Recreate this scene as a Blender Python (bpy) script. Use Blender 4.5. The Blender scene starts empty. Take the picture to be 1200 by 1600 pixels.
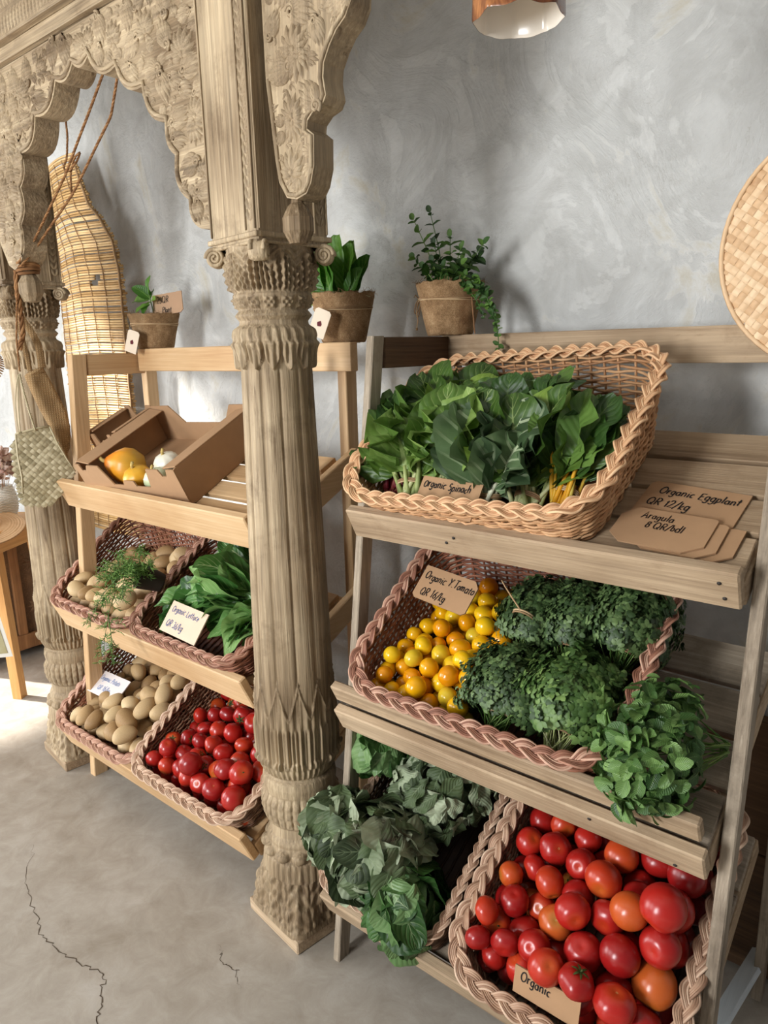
import bpy, math, random
import numpy as np
from mathutils import Matrix, Vector
random.seed(7); RNG = np.random.default_rng(7)
SC = bpy.context.scene; COL = SC.collection
PI = math.pi

# ---------------------------------------------------------------- camera, light, exposure
CAM_R = ((0.77047157, 0.1239737, -0.62530319), (0.63701509, -0.1869582, 0.74783581), (-0.02419359, -0.9745138, -0.2230191))
CAM_H = 1.35
cam = bpy.data.objects.new('camera', bpy.data.cameras.new('camera')); COL.objects.link(cam)
cam.data.sensor_fit = 'VERTICAL'; cam.data.sensor_height = 32; cam.data.lens = 22.4; cam.data.clip_start = 0.02
cam.matrix_world = Matrix([[r[0], -r[1], -r[2], t] for r, t in zip(CAM_R, (0, 0, CAM_H))] + [[0, 0, 0, 1]])
SC.camera = cam
SC.view_settings.view_transform = 'Standard'; SC.view_settings.look = 'None'
SC.view_settings.gamma = 1.0; SC.view_settings.use_curve_mapping = False
SC.view_settings.exposure = 0.22

W = bpy.data.worlds.new('daylight'); SC.world = W; W.use_nodes = True
_bg = W.node_tree.nodes['Background']; _bg.inputs[0].default_value = (0.90, 0.95, 1.0, 1); _bg.inputs[1].default_value = 0.17

def lamp(name, kind, loc, aim, energy, color=(1, 1, 1), size=1.0, sizey=None, angle=0.05):
    l = bpy.data.lights.new(name, kind); o = bpy.data.objects.new(name, l); COL.objects.link(o)
    o.location = loc; d = Vector(aim) - Vector(loc)
    o.rotation_euler = d.to_track_quat('-Z', 'Y').to_euler()
    l.energy = energy; l.color = color
    if kind == 'AREA':
        l.shape = 'RECTANGLE'; l.size = size; l.size_y = sizey or size
    if kind == 'SUN': l.angle = angle
    return o
# daylight from the big front windows, from the side door at the left, and the sun through that side
lamp('front_window_daylight', 'AREA', (-1.35, -2.5, 1.55), (-0.95, 1.2, 1.05), 112, (0.96, 0.985, 1.0), 0.7, 1.4)
lamp('front_left_window_daylight', 'AREA', (-3.5, -1.9, 1.8), (-1.2, 1.2, 0.8), 38, (0.96, 0.985, 1.0), 1.3, 1.8)
lamp('side_window_daylight', 'AREA', (-4.2, -0.4, 0.9), (-1.9, 1.0, 0.1), 44, (0.94, 0.97, 1.0), 1.0, 1.4)
SUN_DIR = Vector((0.85, 0.38, -0.50)).normalized()
lamp('sun', 'SUN', (-6, -1, 4), tuple(Vector((-6, -1, 4)) + SUN_DIR), 17, (1.0, 0.97, 0.91), angle=math.radians(2.5))

# ---------------------------------------------------------------- helpers
def srgb(r, g, b):
    f = lambda c: (c / 12.92 if c <= 0.04045 else ((c + 0.055) / 1.055) ** 2.4)
    return (f(r / 255), f(g / 255), f(b / 255), 1)

class MB:
    """collects geometry for ONE mesh object; per-vertex vector attribute 'pa'"""
    def __init__(s): s.V = []; s.F = []; s.A = []; s.n = 0
    def add(s, V, F, A=None):
        V = np.asarray(V, float).reshape(-1, 3)
        s.V.append(V)
        for f in F:
            f = np.asarray(f, np.int64)
            if f.size: s.F.append(f + s.n)
        if A is None: A = np.zeros((len(V), 3))
        else:
            A = np.asarray(A, float)
            if A.ndim == 1: A = np.tile(A, (len(V), 1))
        s.A.append(A); s.n += len(V)
    def xform(s, mat):
        m = np.array(mat); s.V = [v @ m[:3, :3].T + m[:3, 3] for v in s.V]
    def mesh(s, name, material, smooth=True):
        V = np.concatenate(s.V); A = np.concatenate(s.A)
        me = bpy.data.meshes.new(name)
        tot = np.concatenate([np.full(len(f), f.shape[1]) for f in s.F])
        loops = np.concatenate([f.ravel() for f in s.F])
        me.vertices.add(len(V)); me.vertices.foreach_set('co', V.ravel())
        me.loops.add(len(loops)); me.loops.foreach_set('vertex_index', loops.astype(np.int32))
        me.polygons.add(len(tot))
        st = np.concatenate([[0], np.cumsum(tot)[:-1]])
        me.polygons.foreach_set('loop_start', st.astype(np.int32)); me.polygons.foreach_set('loop_total', tot.astype(np.int32))
        me.update(calc_edges=True); me.validate()
        me.polygons.foreach_set('use_smooth', np.full(len(me.polygons), smooth))
        at = me.attributes.new('pa', 'FLOAT_VECTOR', 'POINT'); at.data.foreach_set('vector', A.astype(np.float32).ravel())
        if material: me.materials.append(material)
        return me
    def box(s, lo, hi, A=None, mat=None):
        lo = np.array(lo, float); hi = np.array(hi, float)
        c = np.array([[x, y, z] for z in (0, 1) for y in (0, 1) for x in (0, 1)], float)
        V = lo + c * (hi - lo)
        if mat is not None:
            m = np.array(mat); V = V @ m[:3, :3].T + m[:3, 3]
        s.add(V, [np.array([[0, 2, 3, 1], [4, 5, 7, 6], [0, 1, 5, 4], [2, 6, 7, 3], [0, 4, 6, 2], [1, 3, 7, 5]])], A)
    def board(s, lo, hi, bev=0.003, A=None, mat=None):
        """box with chamfered edges"""
        lo = np.array(lo, float); hi = np.array(hi, float); b = min(bev, 0.4 * float((hi - lo).min()))
        P = []; idx = {}
        for sx in (0, 1):
            for sy in (0, 1):
                for sz in (0, 1):
                    c = np.where(np.array([sx, sy, sz]) == 1, hi, lo); d = np.where(np.array([sx, sy, sz]) == 1, -b, b)
                    for ax in range(3):
                        p = c + d; p[ax] = c[ax]; idx[(sx, sy, sz, ax)] = len(P); P.append(p)
        Q = []; T = []
        for ax in range(3):
            o = [a for a in range(3) if a != ax]
            for sd in (0, 1):
                def k(a, bb):
                    t = [0, 0, 0]; t[ax] = sd; t[o[0]] = a; t[o[1]] = bb; return idx[(t[0], t[1], t[2], ax)]
                q = [k(0, 0), k(1, 0), k(1, 1), k(0, 1)]
                if (sd == 1) == (ax == 1): q = q[::-1]
                Q.append(q)
        for ax in range(3):
            o = [a for a in range(3) if a != ax]
            for a in (0, 1):
                for bb in (0, 1):
                    def k(e, face):
                        t = [0, 0, 0]; t[ax] = e; t[o[0]] = a; t[o[1]] = bb; return idx[(t[0], t[1], t[2], face)]
                    q = [k(0, o[0]), k(1, o[0]), k(1, o[1]), k(0, o[1])]
                    n = np.cross(np.array(P[q[1]]) - P[q[0]], np.array(P[q[2]]) - P[q[0]])
                    ctr = (lo + hi) / 2
                    if n @ (np.mean([P[i] for i in q], 0) - ctr) < 0: q = q[::-1]
                    Q.append(q)
        for sx in (0, 1):
            for sy in (0, 1):
                for sz in (0, 1):
                    t = [idx[(sx, sy, sz, a)] for a in range(3)]
                    n = np.cross(np.array(P[t[1]]) - P[t[0]], np.array(P[t[2]]) - P[t[0]])
                    if n @ (np.mean([P[i] for i in t], 0) - (lo + hi) / 2) < 0: t = t[::-1]
                    T.append(t)
        V = np.array(P)
        for q in Q[:6]:
            n = np.cross(V[q[1]] - V[q[0]], V[q[2]] - V[q[0]])
            if n @ (V[q].mean(0) - (lo + hi) / 2) < 0: q.reverse()
        if mat is not None:
            m = np.array(mat); V = V @ m[:3, :3].T + m[:3, 3]
        s.add(V, [np.array(Q), np.array(T)], A)
    def grid(s, P, A=None, cu=False, cv=False, flip=False):
        """P: (nu,nv,3) grid; cu/cv closed"""
        nu, nv = P.shape[:2]; I = np.arange(nu * nv).reshape(nu, nv)
        if cu: I = np.vstack([I, I[:1]])
        if cv: I = np.hstack([I, I[:, :1]])
        q = np.stack([I[:-1, :-1], I[1:, :-1], I[1:, 1:], I[:-1, 1:]], -1).reshape(-1, 4)
        if flip: q = q[:, ::-1]
        s.add(P.reshape(-1, 3), [q], None if A is None else np.asarray(A).reshape(-1, 3) if np.asarray(A).ndim == 3 else A)
    def tube(s, P, r, k=6, ref=None, closed=False, A=None, cap=True):
        P = np.asarray(P, float); n = len(P)
        r = np.full(n, r) if np.isscalar(r) else np.asarray(r, float)
        T = np.roll(P, -1, 0) - np.roll(P, 1, 0) if closed else np.gradient(P, axis=0)
        T /= np.linalg.norm(T, axis=1)[:, None] + 1e-12
        if ref is None:
            N = np.zeros_like(P); a = np.eye(3)[np.argmin(np.abs(T[0]))]; v = np.cross(T[0], a)
            for i in range(n):
                v = v - T[i] * (v @ T[i]); v /= np.linalg.norm(v) + 1e-12; N[i] = v
        else:
            N = np.cross(T, np.asarray(ref, float)); N /= np.linalg.norm(N, axis=1)[:, None] + 1e-12
        B = np.cross(T, N); th = np.linspace(0, 2 * PI, k, endpoint=False)
        R = P[:, None] + r[:, None, None] * (np.cos(th)[None, :, None] * N[:, None] + np.sin(th)[None, :, None] * B[:, None])
        b0 = s.n
        s.grid(R, A, cu=closed, cv=True)
        if cap and not closed:
            s.F.append(np.arange(k)[None, :] + b0); s.F.append((np.arange(k)[::-1] + (n - 1) * k)[None, :] + b0)
    def lathe(s, prof, k=32, c=(0, 0), A=None, flip=False):
        prof = np.array(prof, float); th = np.linspace(0, 2 * PI, k, endpoint=False)
        P = np.stack([c[0] + prof[:, None, 0] * np.cos(th), c[1] + prof[:, None, 0] * np.sin(th), np.repeat(prof[:, 1:2], k, 1)], -1)
        s.grid(P, A, cv=True, flip=not flip)
    def ellip(s, c, r, k=12, m=8, A=None, mat=None):
        ph = np.linspace(0, PI, m + 1); th = np.linspace(0, 2 * PI, k, endpoint=False)
        P = np.stack([r[0] * np.sin(ph)[:, None] * np.cos(th), r[1] * np.sin(ph)[:, None] * np.sin(th), r[2] * np.cos(ph)[:, None] * np.ones(k)], -1)
        if mat is not None: P = P @ np.array(mat)[:3, :3].T
        s.grid(P + np.array(c), A, cv=True)
    def prism(s, poly, depth, fr, A=None):
        """closed 2D outline (x,z) extruded along +depth of frame fr (4x4: columns x, up, depth)"""
        from mathutils.geometry import tessellate_polygon
        n = len(poly); p2 = np.array(poly, float); m = np.array(fr)
        tri = tessellate_polygon([[Vector((a, b, 0)) for a, b in poly]])
        f = np.c_[p2, np.zeros(n)]; b = np.c_[p2, np.full(n, depth)]
        V = np.vstack([f, b]) @ m[:3, :3].T + m[:3, 3]
        tri = np.array([t for t in tri]); area = 0.5 * np.sum(p2[:, 0] * np.roll(p2[:, 1], -1) - np.roll(p2[:, 0], -1) * p2[:, 1])
        t2 = []
        for t in tri:
            a = p2[t]; cr = (a[1, 0] - a[0, 0]) * (a[2, 1] - a[0, 1]) - (a[1, 1] - a[0, 1]) * (a[2, 0] - a[0, 0])
            t2.append(t[::-1] if cr > 0 else t)      # front looks towards -depth
        t2 = np.array(t2); i = np.arange(n); j = np.roll(i, -1)
        q = np.stack([i, j, j + n, i + n], 1)
        if area < 0: q = q[:, ::-1]
        s.add(V, [t2, t2[:, ::-1] + n, q], A)

def setp(o, label=None, cat=None, group=None, kind=None):
    if label: o['label'] = label
    if cat: o['category'] = cat
    if group: o['group'] = group
    if kind: o['kind'] = kind
    return o
def thing(name, label, cat, mat=None, group=None):
    o = bpy.data.objects.new(name, None); COL.objects.link(o); o.empty_display_size = 0.05
    if mat is not None:
        if not isinstance(mat, Matrix): mat = Matrix.Translation(Vector(mat))
        o.matrix_world = mat
    return setp(o, label, cat, group)
def part(name, mb, material, parent=None, smooth=True, label=None, mat=None, kind=None):
    me = mb if isinstance(mb, bpy.types.Mesh) else mb.mesh(name, material, smooth)
    o = bpy.data.objects.new(name, me); COL.objects.link(o)
    if parent is not None: o.parent = parent
    if mat is not None: o.matrix_local = mat
    return setp(o, label, kind=kind)
def solo(name, mb, material, label, cat, mat=None, group=None, smooth=True, kind=None):
    o = part(name, mb, material, None, smooth)
    if mat is not None: o.matrix_world = mat if isinstance(mat, Matrix) else Matrix.Translation(Vector(mat))
    return setp(o, label, cat, group, kind)
def frame(o, x, y, z=None):
    x = Vector(x).normalized(); y = Vector(y); y = (y - x * y.dot(x)).normalized(); z = x.cross(y)
    return Matrix([[x[i], y[i], z[i], o[i]] for i in range(3)] + [[0, 0, 0, 1]])
def nrm(v): v = np.asarray(v, float); return v / (np.linalg.norm(v) + 1e-12)
ORD = ['', 'first', 'second', 'third', 'fourth', 'fifth', 'sixth', 'seventh', 'eighth', 'ninth', 'tenth', 'eleventh', 'twelfth', 'thirteenth', 'fourteenth', 'fifteenth', 'sixteenth', 'seventeenth', 'eighteenth', 'nineteenth', 'twentieth', 'last']

# ---------------------------------------------------------------- materials
class NT:
    def __init__(s, name):
        s.m = bpy.data.materials.new(name); s.m.use_nodes = True; s.t = s.m.node_tree; s.b = s.t.nodes['Principled BSDF']
    def n(s, typ, **kw):
        x = s.t.nodes.new('ShaderNode' + typ)
        for k, v in kw.items():
            if hasattr(x, k): setattr(x, k, v)
            else: x.inputs[k.replace('_', ' ')].default_value = v
        return x
    def l(s, a, b): s.t.links.new(a, b)
    def coord(s, scale=(1, 1, 1), obj=True, rnd=True):
        c = s.n('TexCoord'); mp = s.n('Mapping'); s.l(c.outputs['Object'], mp.inputs[0]); mp.inputs['Scale'].default_value = scale
        if rnd:
            oi = s.n('ObjectInfo'); mu = s.n('Math', operation='MULTIPLY'); mu.inputs[1].default_value = 37.0
            s.l(oi.outputs['Random'], mu.inputs[0]); s.l(mu.outputs[0], mp.inputs['Location'])
        return mp.outputs[0]
    def noise(s, vec, scale, detail=6, rough=0.55, dist=0.0):
        x = s.n('TexNoise'); x.inputs['Scale'].default_value = scale; x.inputs['Detail'].default_value = detail
        x.inputs['Roughness'].default_value = rough; x.inputs['Distortion'].default_value = dist
        if vec is not None: s.l(vec, x.inputs['Vector'])
        return x.outputs['Fac']
    def ramp(s, fac, stops):
        x = s.n('ValToRGB'); s.l(fac, x.inputs[0]); e = x.color_ramp.elements
        while len(e) < len(stops): e.new(0.5)
        for i, (p, c) in enumerate(stops): e[i].position = p; e[i].color = c if len(c) == 4 else (*c, 1)
        return x.outputs[0]
    def mix(s, fac, a, b, mode='MIX'):
        x = s.n('Mix', data_type='RGBA', blend_type=mode)
        for v, i in ((fac, 0), (a, 6), (b, 7)):
            if hasattr(v, 'is_linked') or isinstance(v, bpy.types.NodeSocket): s.l(v, x.inputs[i])
            else: x.inputs[i].default_value = v
        return x.outputs[2]
    def math(s, op, a, b=0.0, c=None):
        x = s.n('Math', operation=op)
        for i, v in enumerate((a, b, c)):
            if v is None: continue
            if isinstance(v, bpy.types.NodeSocket): s.l(v, x.inputs[i])
            else: x.inputs[i].default_value = v
        return x.outputs[0]
    def attr(s, name='pa', typ='GEOMETRY'):
        x = s.n('Attribute', attribute_name=name, attribute_type=typ); return x
    def sep(s, v):
        x = s.n('SeparateXYZ'); s.l(v, x.inputs[0]); return x.outputs
    def bump(s, h, strength=0.3, dist=0.004):
        x = s.n('Bump'); x.inputs['Strength'].default_value = strength; x.inputs['Distance'].default_value = dist
        s.l(h, x.inputs['Height']); s.l(x.outputs[0], s.b.inputs['Normal'])
    def col(s, c):
        if isinstance(c, bpy.types.NodeSocket): s.l(c, s.b.inputs['Base Color'])
        else: s.b.inputs['Base Color'].default_value = c
    def rough(s, r, spec=0.4):
        s.b.inputs['Roughness'].default_value = r; s.b.inputs['Specular IOR Level'].default_value = spec

def wood(name, axis, c1, c2, c3, sc=1.0, bump=0.35, rough=0.75, fine=1.0, stain=None):
    t = NT(name); st = [26 * sc, 26 * sc, 26 * sc]; st[axis] = 1.6 * sc
    v = t.coord(tuple(st)); n1 = t.noise(v, 1.0, 8, 0.6, 0.6)
    st2 = [160 * sc] * 3; st2[axis] = 4.5 * sc
    v2 = t.coord(tuple(st2)); n2 = t.noise(v2, 1.0, 4, 0.6)
    v3 = t.coord((3.2, 3.2, 3.2)); n3 = t.noise(v3, 1.0, 3, 0.5)
    c = t.ramp(n1, [(0.30, c1), (0.52, c2), (0.72, c3)])
    c = t.mix(0.55 * fine, c, t.ramp(n2, [(0.3, c1), (0.55, c2), (0.7, c3)]))
    c = t.mix(0.35, c, t.ramp(n3, [(0.35, c1), (0.65, c3)]))
    if stain:      # old dirt and dark cracks along the grain
        st3 = [34.0] * 3; st3[axis] = 3.0; n4 = t.noise(t.coord(tuple(st3)), 1.0, 7, 0.7, 1.2); n5 = t.noise(t.coord((9, 9, 9)), 1.0, 6, 0.7)
        c = t.mix(t.ramp(n4, [(0.30, (0.75, 0.75, 0.75)), (0.42, (0, 0, 0))]), c, stain); c = t.mix(t.ramp(n5, [(0.52, (0, 0, 0)), (0.72, (0.55, 0.55, 0.55))]), c, stain)
    t.col(c); t.rough(rough, 0.25)
    t.bump(t.math('ADD', n1, t.math('MULTIPLY', n2, 0.7)), bump, 0.004)
    return t.m
def plain(name, c, rough=0.8, spec=0.3, var=0.0, scale=20, bump=0.0, c2=None):
    t = NT(name); t.rough(rough, spec)
    if var or c2:
        n = t.noise(t.coord((1, 1, 1)), scale, 6)
        c2 = c2 or tuple(x * (1 - var) for x in c[:3]) + (1,)
        t.col(t.ramp(n, [(0.3, c2), (0.7, c)]))
        if bump: t.bump(n, bump, 0.003)
    else: t.col(c)
    return t.m
def strand_mat(name, stops, rough=0.55, spec=0.35, sc=60):
    """wicker, rope, straw: colour varies per strand ('pa'.x) and along it"""
    t = NT(name); a = t.sep(t.attr().outputs['Vector']); n = t.noise(t.coord((1, 1, 1)), sc, 3)
    f = t.math('ADD', t.math('MULTIPLY', a[0], 0.65), t.math('MULTIPLY', n, 0.4))
    t.col(t.ramp(f, stops)); t.rough(rough, spec); t.bump(n, 0.25, 0.001)
    return t.m
def leaf_mat(name, dark, mid, light, vein, vs=0.5, rough=0.42, veins=9.0, transl=0.18, spec=0.45, patch=None, mw=0.07, vt=0.90):
    """leaf blades: pa = (lateral -1..1, along 0..1, random)"""
    t = NT(name); a = t.sep(t.attr().outputs['Vector']); lat = t.math('ABSOLUTE', a[0])
    n = t.noise(t.coord((1, 1, 1)), 45, 4)
    base = t.ramp(t.math('ADD', t.math('MULTIPLY', a[2], 0.75), t.math('MULTIPLY', n, 0.35)), [(0.15, dark), (0.5, mid), (0.95, light)])
    if patch:
        pn = t.noise(t.coord((1, 1, 1)), 14, 5); base = t.mix(t.ramp(pn, [(0.56, (0, 0, 0)), (0.68, (1, 1, 1))]), base, patch)
    w = t.math('SINE', t.math('MULTIPLY', t.math('SUBTRACT', a[1], t.math('MULTIPLY', lat, 0.33)), veins * 2 * PI))
    side = t.math('MULTIPLY', t.math('GREATER_THAN', w, vt), t.math('SUBTRACT', 1.0, lat))
    wid = t.math('MULTIPLY', t.math('SUBTRACT', 1.15, a[1]), mw)
    midr = t.math('LESS_THAN', lat, wid)
    f = t.math('MAXIMUM', midr, t.math('MULTIPLY', side, 0.8)); f = t.math('MULTIPLY', f, vs)
    c = t.mix(f, base, vein); t.col(c); t.rough(rough, spec)
    h = t.math('ADD', t.math('MULTIPLY', n, 0.6), t.math('MULTIPLY', w, 0.25)); t.bump(h, 0.35, 0.004)
    tr = t.n('BsdfTranslucent'); t.l(c, tr.inputs[0]); mx = t.n('MixShader'); mx.inputs[0].default_value = transl
    t.l(t.b.outputs[0], mx.inputs[1]); t.l(tr.outputs[0], mx.inputs[2])
    t.l(mx.outputs[0], t.t.nodes['Material Output'].inputs[0])
    return t.m
# ---------------------------------------------------------------- material library
def wood3(name, c1, c2, c3, **k): return [wood(name + '_' + 'xyz'[a], a, c1, c2, c3, **k) for a in range(3)]
GREYW = wood3('weathered_pallet_wood', srgb(92, 80, 67), srgb(160, 144, 124), srgb(202, 186, 165), bump=0.8, stain=srgb(84, 70, 56))
LIPW = wood3('sawn_pallet_wood', srgb(112, 90, 68), srgb(174, 149, 119), srgb(208, 184, 154), bump=0.5, stain=srgb(128, 102, 76))
PINE = wood3('pale_pine', srgb(178, 138, 96), srgb(206, 170, 126), srgb(224, 194, 154), bump=0.25, rough=0.6)
OLDW = wood3('old_carved_wood', srgb(66, 49, 32), srgb(160, 136, 105), srgb(216, 196, 163), bump=0.9, rough=0.62, stain=srgb(84, 62, 40))
DARKW = wood3('dark_old_wood', srgb(58, 42, 30), srgb(98, 72, 50), srgb(128, 98, 70), bump=0.5)
ORANGEW = wood3('honey_wood', srgb(182, 128, 70), srgb(214, 160, 98), srgb(230, 184, 124), bump=0.15, rough=0.5)

def wall_material():
    t = NT('lime_plaster'); v = t.coord((1, 1, 1), rnd=False)
    n1 = t.noise(v, 1.6, 9, 0.62, 0.4); n2 = t.noise(v, 9, 8, 0.65, 0.8); n3 = t.noise(v, 70, 5, 0.6)
    n4 = t.noise(v, 3.3, 12, 0.7, 1.6)
    c = t.ramp(n1, [(0.30, srgb(176, 175, 171)), (0.50, srgb(200, 200, 197)), (0.68, srgb(214, 214, 211))])
    c = t.mix(0.45, c, t.ramp(n2, [(0.32, srgb(166, 163, 158)), (0.55, srgb(200, 199, 196)), (0.72, srgb(216, 215, 212))]))
    c = t.mix(t.ramp(n4, [(0.56, (0, 0, 0)), (0.68, (0.75, 0.75, 0.75))]), c, srgb(182, 173, 152))
    # thin patch edges left by the trowel
    ed = t.math('ABSOLUTE', t.math('SUBTRACT', n4, 0.5)); line = t.math('LESS_THAN', ed, 0.0035)
    gate = t.ramp(n1, [(0.52, (0, 0, 0)), (0.60, (0.5, 0.5, 0.5))])
    c = t.mix(t.math('MULTIPLY', line, gate), c, srgb(140, 132, 120))
    t.col(c); t.rough(0.9, 0.2)
    t.bump(t.math('ADD', t.math('ADD', n2, t.math('MULTIPLY', n3, 0.25)), t.math('MULTIPLY', t.math('MINIMUM', ed, 0.06), 5)), 0.5, 0.014)
    return t.m
def floor_material():
    t = NT('polished_concrete'); v = t.coord((1, 1, 1), rnd=False)
    n1 = t.noise(v, 2.6, 9, 0.65, 0.5); n2 = t.noise(v, 13, 8, 0.7, 0.6); n3 = t.noise(v, 120, 4)
    c = t.ramp(n1, [(0.30, srgb(142, 132, 118)), (0.5, srgb(166, 157, 145)), (0.7, srgb(182, 175, 165))])
    c = t.mix(0.5, c, t.ramp(n2, [(0.3, srgb(134, 122, 107)), (0.55, srgb(168, 159, 147)), (0.75, srgb(190, 184, 176))]))
    c = t.mix(t.ramp(n2, [(0.70, (0, 0, 0)), (0.78, (0.35, 0.35, 0.35))]), c, srgb(126, 104, 90))
    t.col(c); t.rough(0.48, 0.35); t.bump(t.math('ADD', n2, t.math('MULTIPLY', n3, 0.2)), 0.12, 0.006)
    return t.m

# ---------------------------------------------------------------- the room
m = MB(); m.box((-5.0, -3.2, -0.08), (1.4, 1.72, 0)); fl = setp(part('floor', m, floor_material(), smooth=False), kind='structure')
m = MB(); m.box((-5.0, 1.52, 0), (1.4, 1.72, 3.4)); setp(part('wall_back', m, wall_material(), smooth=False), kind='structure')
WL = plain('lime_wash', srgb(205, 202, 196), 0.9, 0.2, 0.06, 6)
m = MB()   # left wall with two openings that let the sun in (out of the picture)
X0, X1 = -4.75, -4.55
def wl(y0, y1, z0, z1): m.box((X0, y0, z0), (X1, y1, z1))
wl(-3.2, -0.12, 0, 3.4); wl(0.95, 1.52, 0, 3.4); wl(-0.12, 0.95, 0, 0.60); wl(-0.12, 0.95, 1.28, 2.30); wl(-0.12, 0.95, 2.75, 3.4)
wl(0.62, 0.95, 0.60, 1.28); wl(-0.12, 0.18, 2.30, 2.75); wl(0.62, 0.95, 2.30, 2.75)
setp(part('wall_left', m, WL, smooth=False), kind='structure')
# hairline cracks in the floor
def floor_crack(pts, wd, seed):
    r = np.random.default_rng(seed); P = []
    for a, b in zip(pts[:-1], pts[1:]):
        a = np.array(a); b = np.array(b); k = 10
        for i in range(k): P.append(a + (b - a) * i / k + r.normal(0, 0.0035, 2))
    P.append(np.array(pts[-1])); P = np.array(P); T = np.gradient(P, axis=0); T /= np.linalg.norm(T, axis=1)[:, None]
    N = np.c_[-T[:, 1], T[:, 0]]; w = wd * (0.35 + r.random(len(P))) * np.sin(np.linspace(0.15, PI - 0.1, len(P)))
    L = P + N * w[:, None]; R = P - N * w[:, None]; z = np.full(len(P), 0.0006)
    mb = MB(); mb.grid(np.stack([np.c_[L, z], np.c_[R, z]], 1), flip=True); return mb
CRK = plain('crack_grit', srgb(92, 80, 68), 0.95, 0.1)  # plain brown for the thin crack lines
part('crack', floor_crack([(-1.93, 0.72), (-1.80, 0.63), (-1.68, 0.60), (-1.565, 0.57), (-1.46, 0.583), (-1.36, 0.605), (-1.31, 0.575), (-1.26, 0.535), (-1.20, 0.51), (-1.12, 0.46), (-1.06, 0.40)], 0.0014, 3), CRK, fl)
part('crack', floor_crack([(-1.22, 0.82), (-1.17, 0.79), (-1.13, 0.80), (-1.09, 0.77)], 0.0009, 5), CRK, fl)

# ---------------------------------------------------------------- slanted display shelves
def tier_frame(x, y, z, tilt): c, s = math.cos(tilt), math.sin(tilt); return Matrix([[1, 0, 0, x], [0, c, -s, y], [0, s, c, z], [0, 0, 0, 1]])
TR = math.radians(27); TL = math.radians(25)
RT = [(1.05, 0.976), (0.988, 0.574), (0.922, 0.170)]      # front bottom line of each tier (y, z)
LT = [(1.035, 0.900), (0.990, 0.520), (0.955, 0.125)]
RF = [tier_frame(0, y, z, TR) for y, z in RT]; LF = [tier_frame(0, y, z, TL) for y, z in LT]
def nail_heads(par, spots, fr):
    for x, n in spots:
        q = MB(); q.lathe([(0.0, 0.0012), (0.0028, 0.0011), (0.0032, 0.0)], 10)
        part('nail_head', q, NAIL, par, mat=fr @ Matrix.Translation((x, -0.0008, n)) @ Matrix.Rotation(PI / 2, 4, 'X'))
NAIL = plain('dark_nail', srgb(48, 42, 38), 0.6, 0.4)
def lean_post(mb, x0, x1, y0, ytop, ztop, depth):
    P = np.array([[[x0, y0, 0], [x1, y0, 0], [x1, y0 + depth, 0], [x0, y0 + depth, 0]], [[x0, ytop, ztop], [x1, ytop, ztop], [x1, ytop + depth, ztop], [x0, ytop + depth, ztop]]], float)
    b = 0.0022; c = [(b, 0), (-b, 0), (0, b), (0, -b), (-b, 0), (b, 0), (0, -b), (0, b)]; o = [0, 1, 1, 2, 2, 3, 3, 0]
    G = np.array([[P[k, o[i]] + np.array([c[i][0], c[i][1], 0]) for i in range(8)] for k in (0, 1)])
    n0 = mb.n; mb.grid(G, cv=True, flip=True); mb.F.append(np.array([list(range(7, -1, -1))]) + n0); mb.F.append(np.array([list(range(8, 16))]) + n0)
def one(name, lo, hi, mat, par, bev=0.002, fr=None):
    q = MB(); q.board(lo, hi, bev, mat=fr); return part(name, q, mat, par, smooth=False)

# right shelf: reclaimed pallet wood
SHR = thing('display_shelf', 'weathered pallet-wood display shelf with three slanted tiers of leafy greens and tomatoes', 'shelf', (0, 0, 0))
for x0, x1 in ((-0.983, -0.964), (-0.222, -0.202)):
    q = MB(); lean_post(q, x0, x1, 0.955, 1.133, 1.374, 0.036); part('front_post', q, GREYW[2], SHR, False)
    one('rear_post', (x0, 1.425, 0), (x1, 1.457, 1.374), GREYW[2], SHR)
    one('side_rail', (x0, 1.17, 1.309), (x1, 1.40, 1.372), DARKW[1], SHR)
one('rear_rail', (-0.985, 1.401, 1.309), (0.55, 1.424, 1.375), LIPW[0], SHR)
def tray(par, F, x0, x1, nslat, depth, mats, lipm, liph, sidem, gap=0.012, th=0.014, L0=0.024, side_in=0.0):
    w = (depth - L0) / nslat
    for i in range(nslat):
        a = L0 + i * w
        one('slat', (x0 + 0.004, a + gap / 2, nslat_top - th), (x1 - 0.004, a + w - gap / 2, nslat_top), mats[0], par, 0.0015, F)
    one('front_lip', (x0, 0, 0), (x1, 0.022, liph), lipm[0], par, 0.003, F)
    for xs in (x0 + side_in, x1 - 0.018 - side_in):
        one('side_board', (xs, 0.0235, -0.012), (xs + 0.018, depth, nslat_top - th - 0.0005), sidem[1], par, 0.002, F)
nslat_top = 0.044
tray(SHR, RF[0], -0.955, -0.226, 4, 0.385, LIPW, LIPW, 0.068, LIPW)
tray(SHR, RF[1], -0.955, -0.226, 4, 0.43, GREYW, LIPW, 0.058, LIPW)
one('front_lip', (-0.962, 0.0225, 0.060), (-0.236, 0.042, 0.103), LIPW[0], SHR, 0.003, RF[1])
tray(SHR, RF[2], -0.955, -0.226, 4, 0.50, GREYW, LIPW, 0.062, LIPW)
nail_heads(SHR, [(-0.253, 0.048), (-0.247, 0.020), (-0.72, 0.030), (-0.70, 0.045)], RF[0]); nail_heads(SHR, [(-0.27, 0.012), (-0.40, 0.045)], RF[1])

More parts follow.
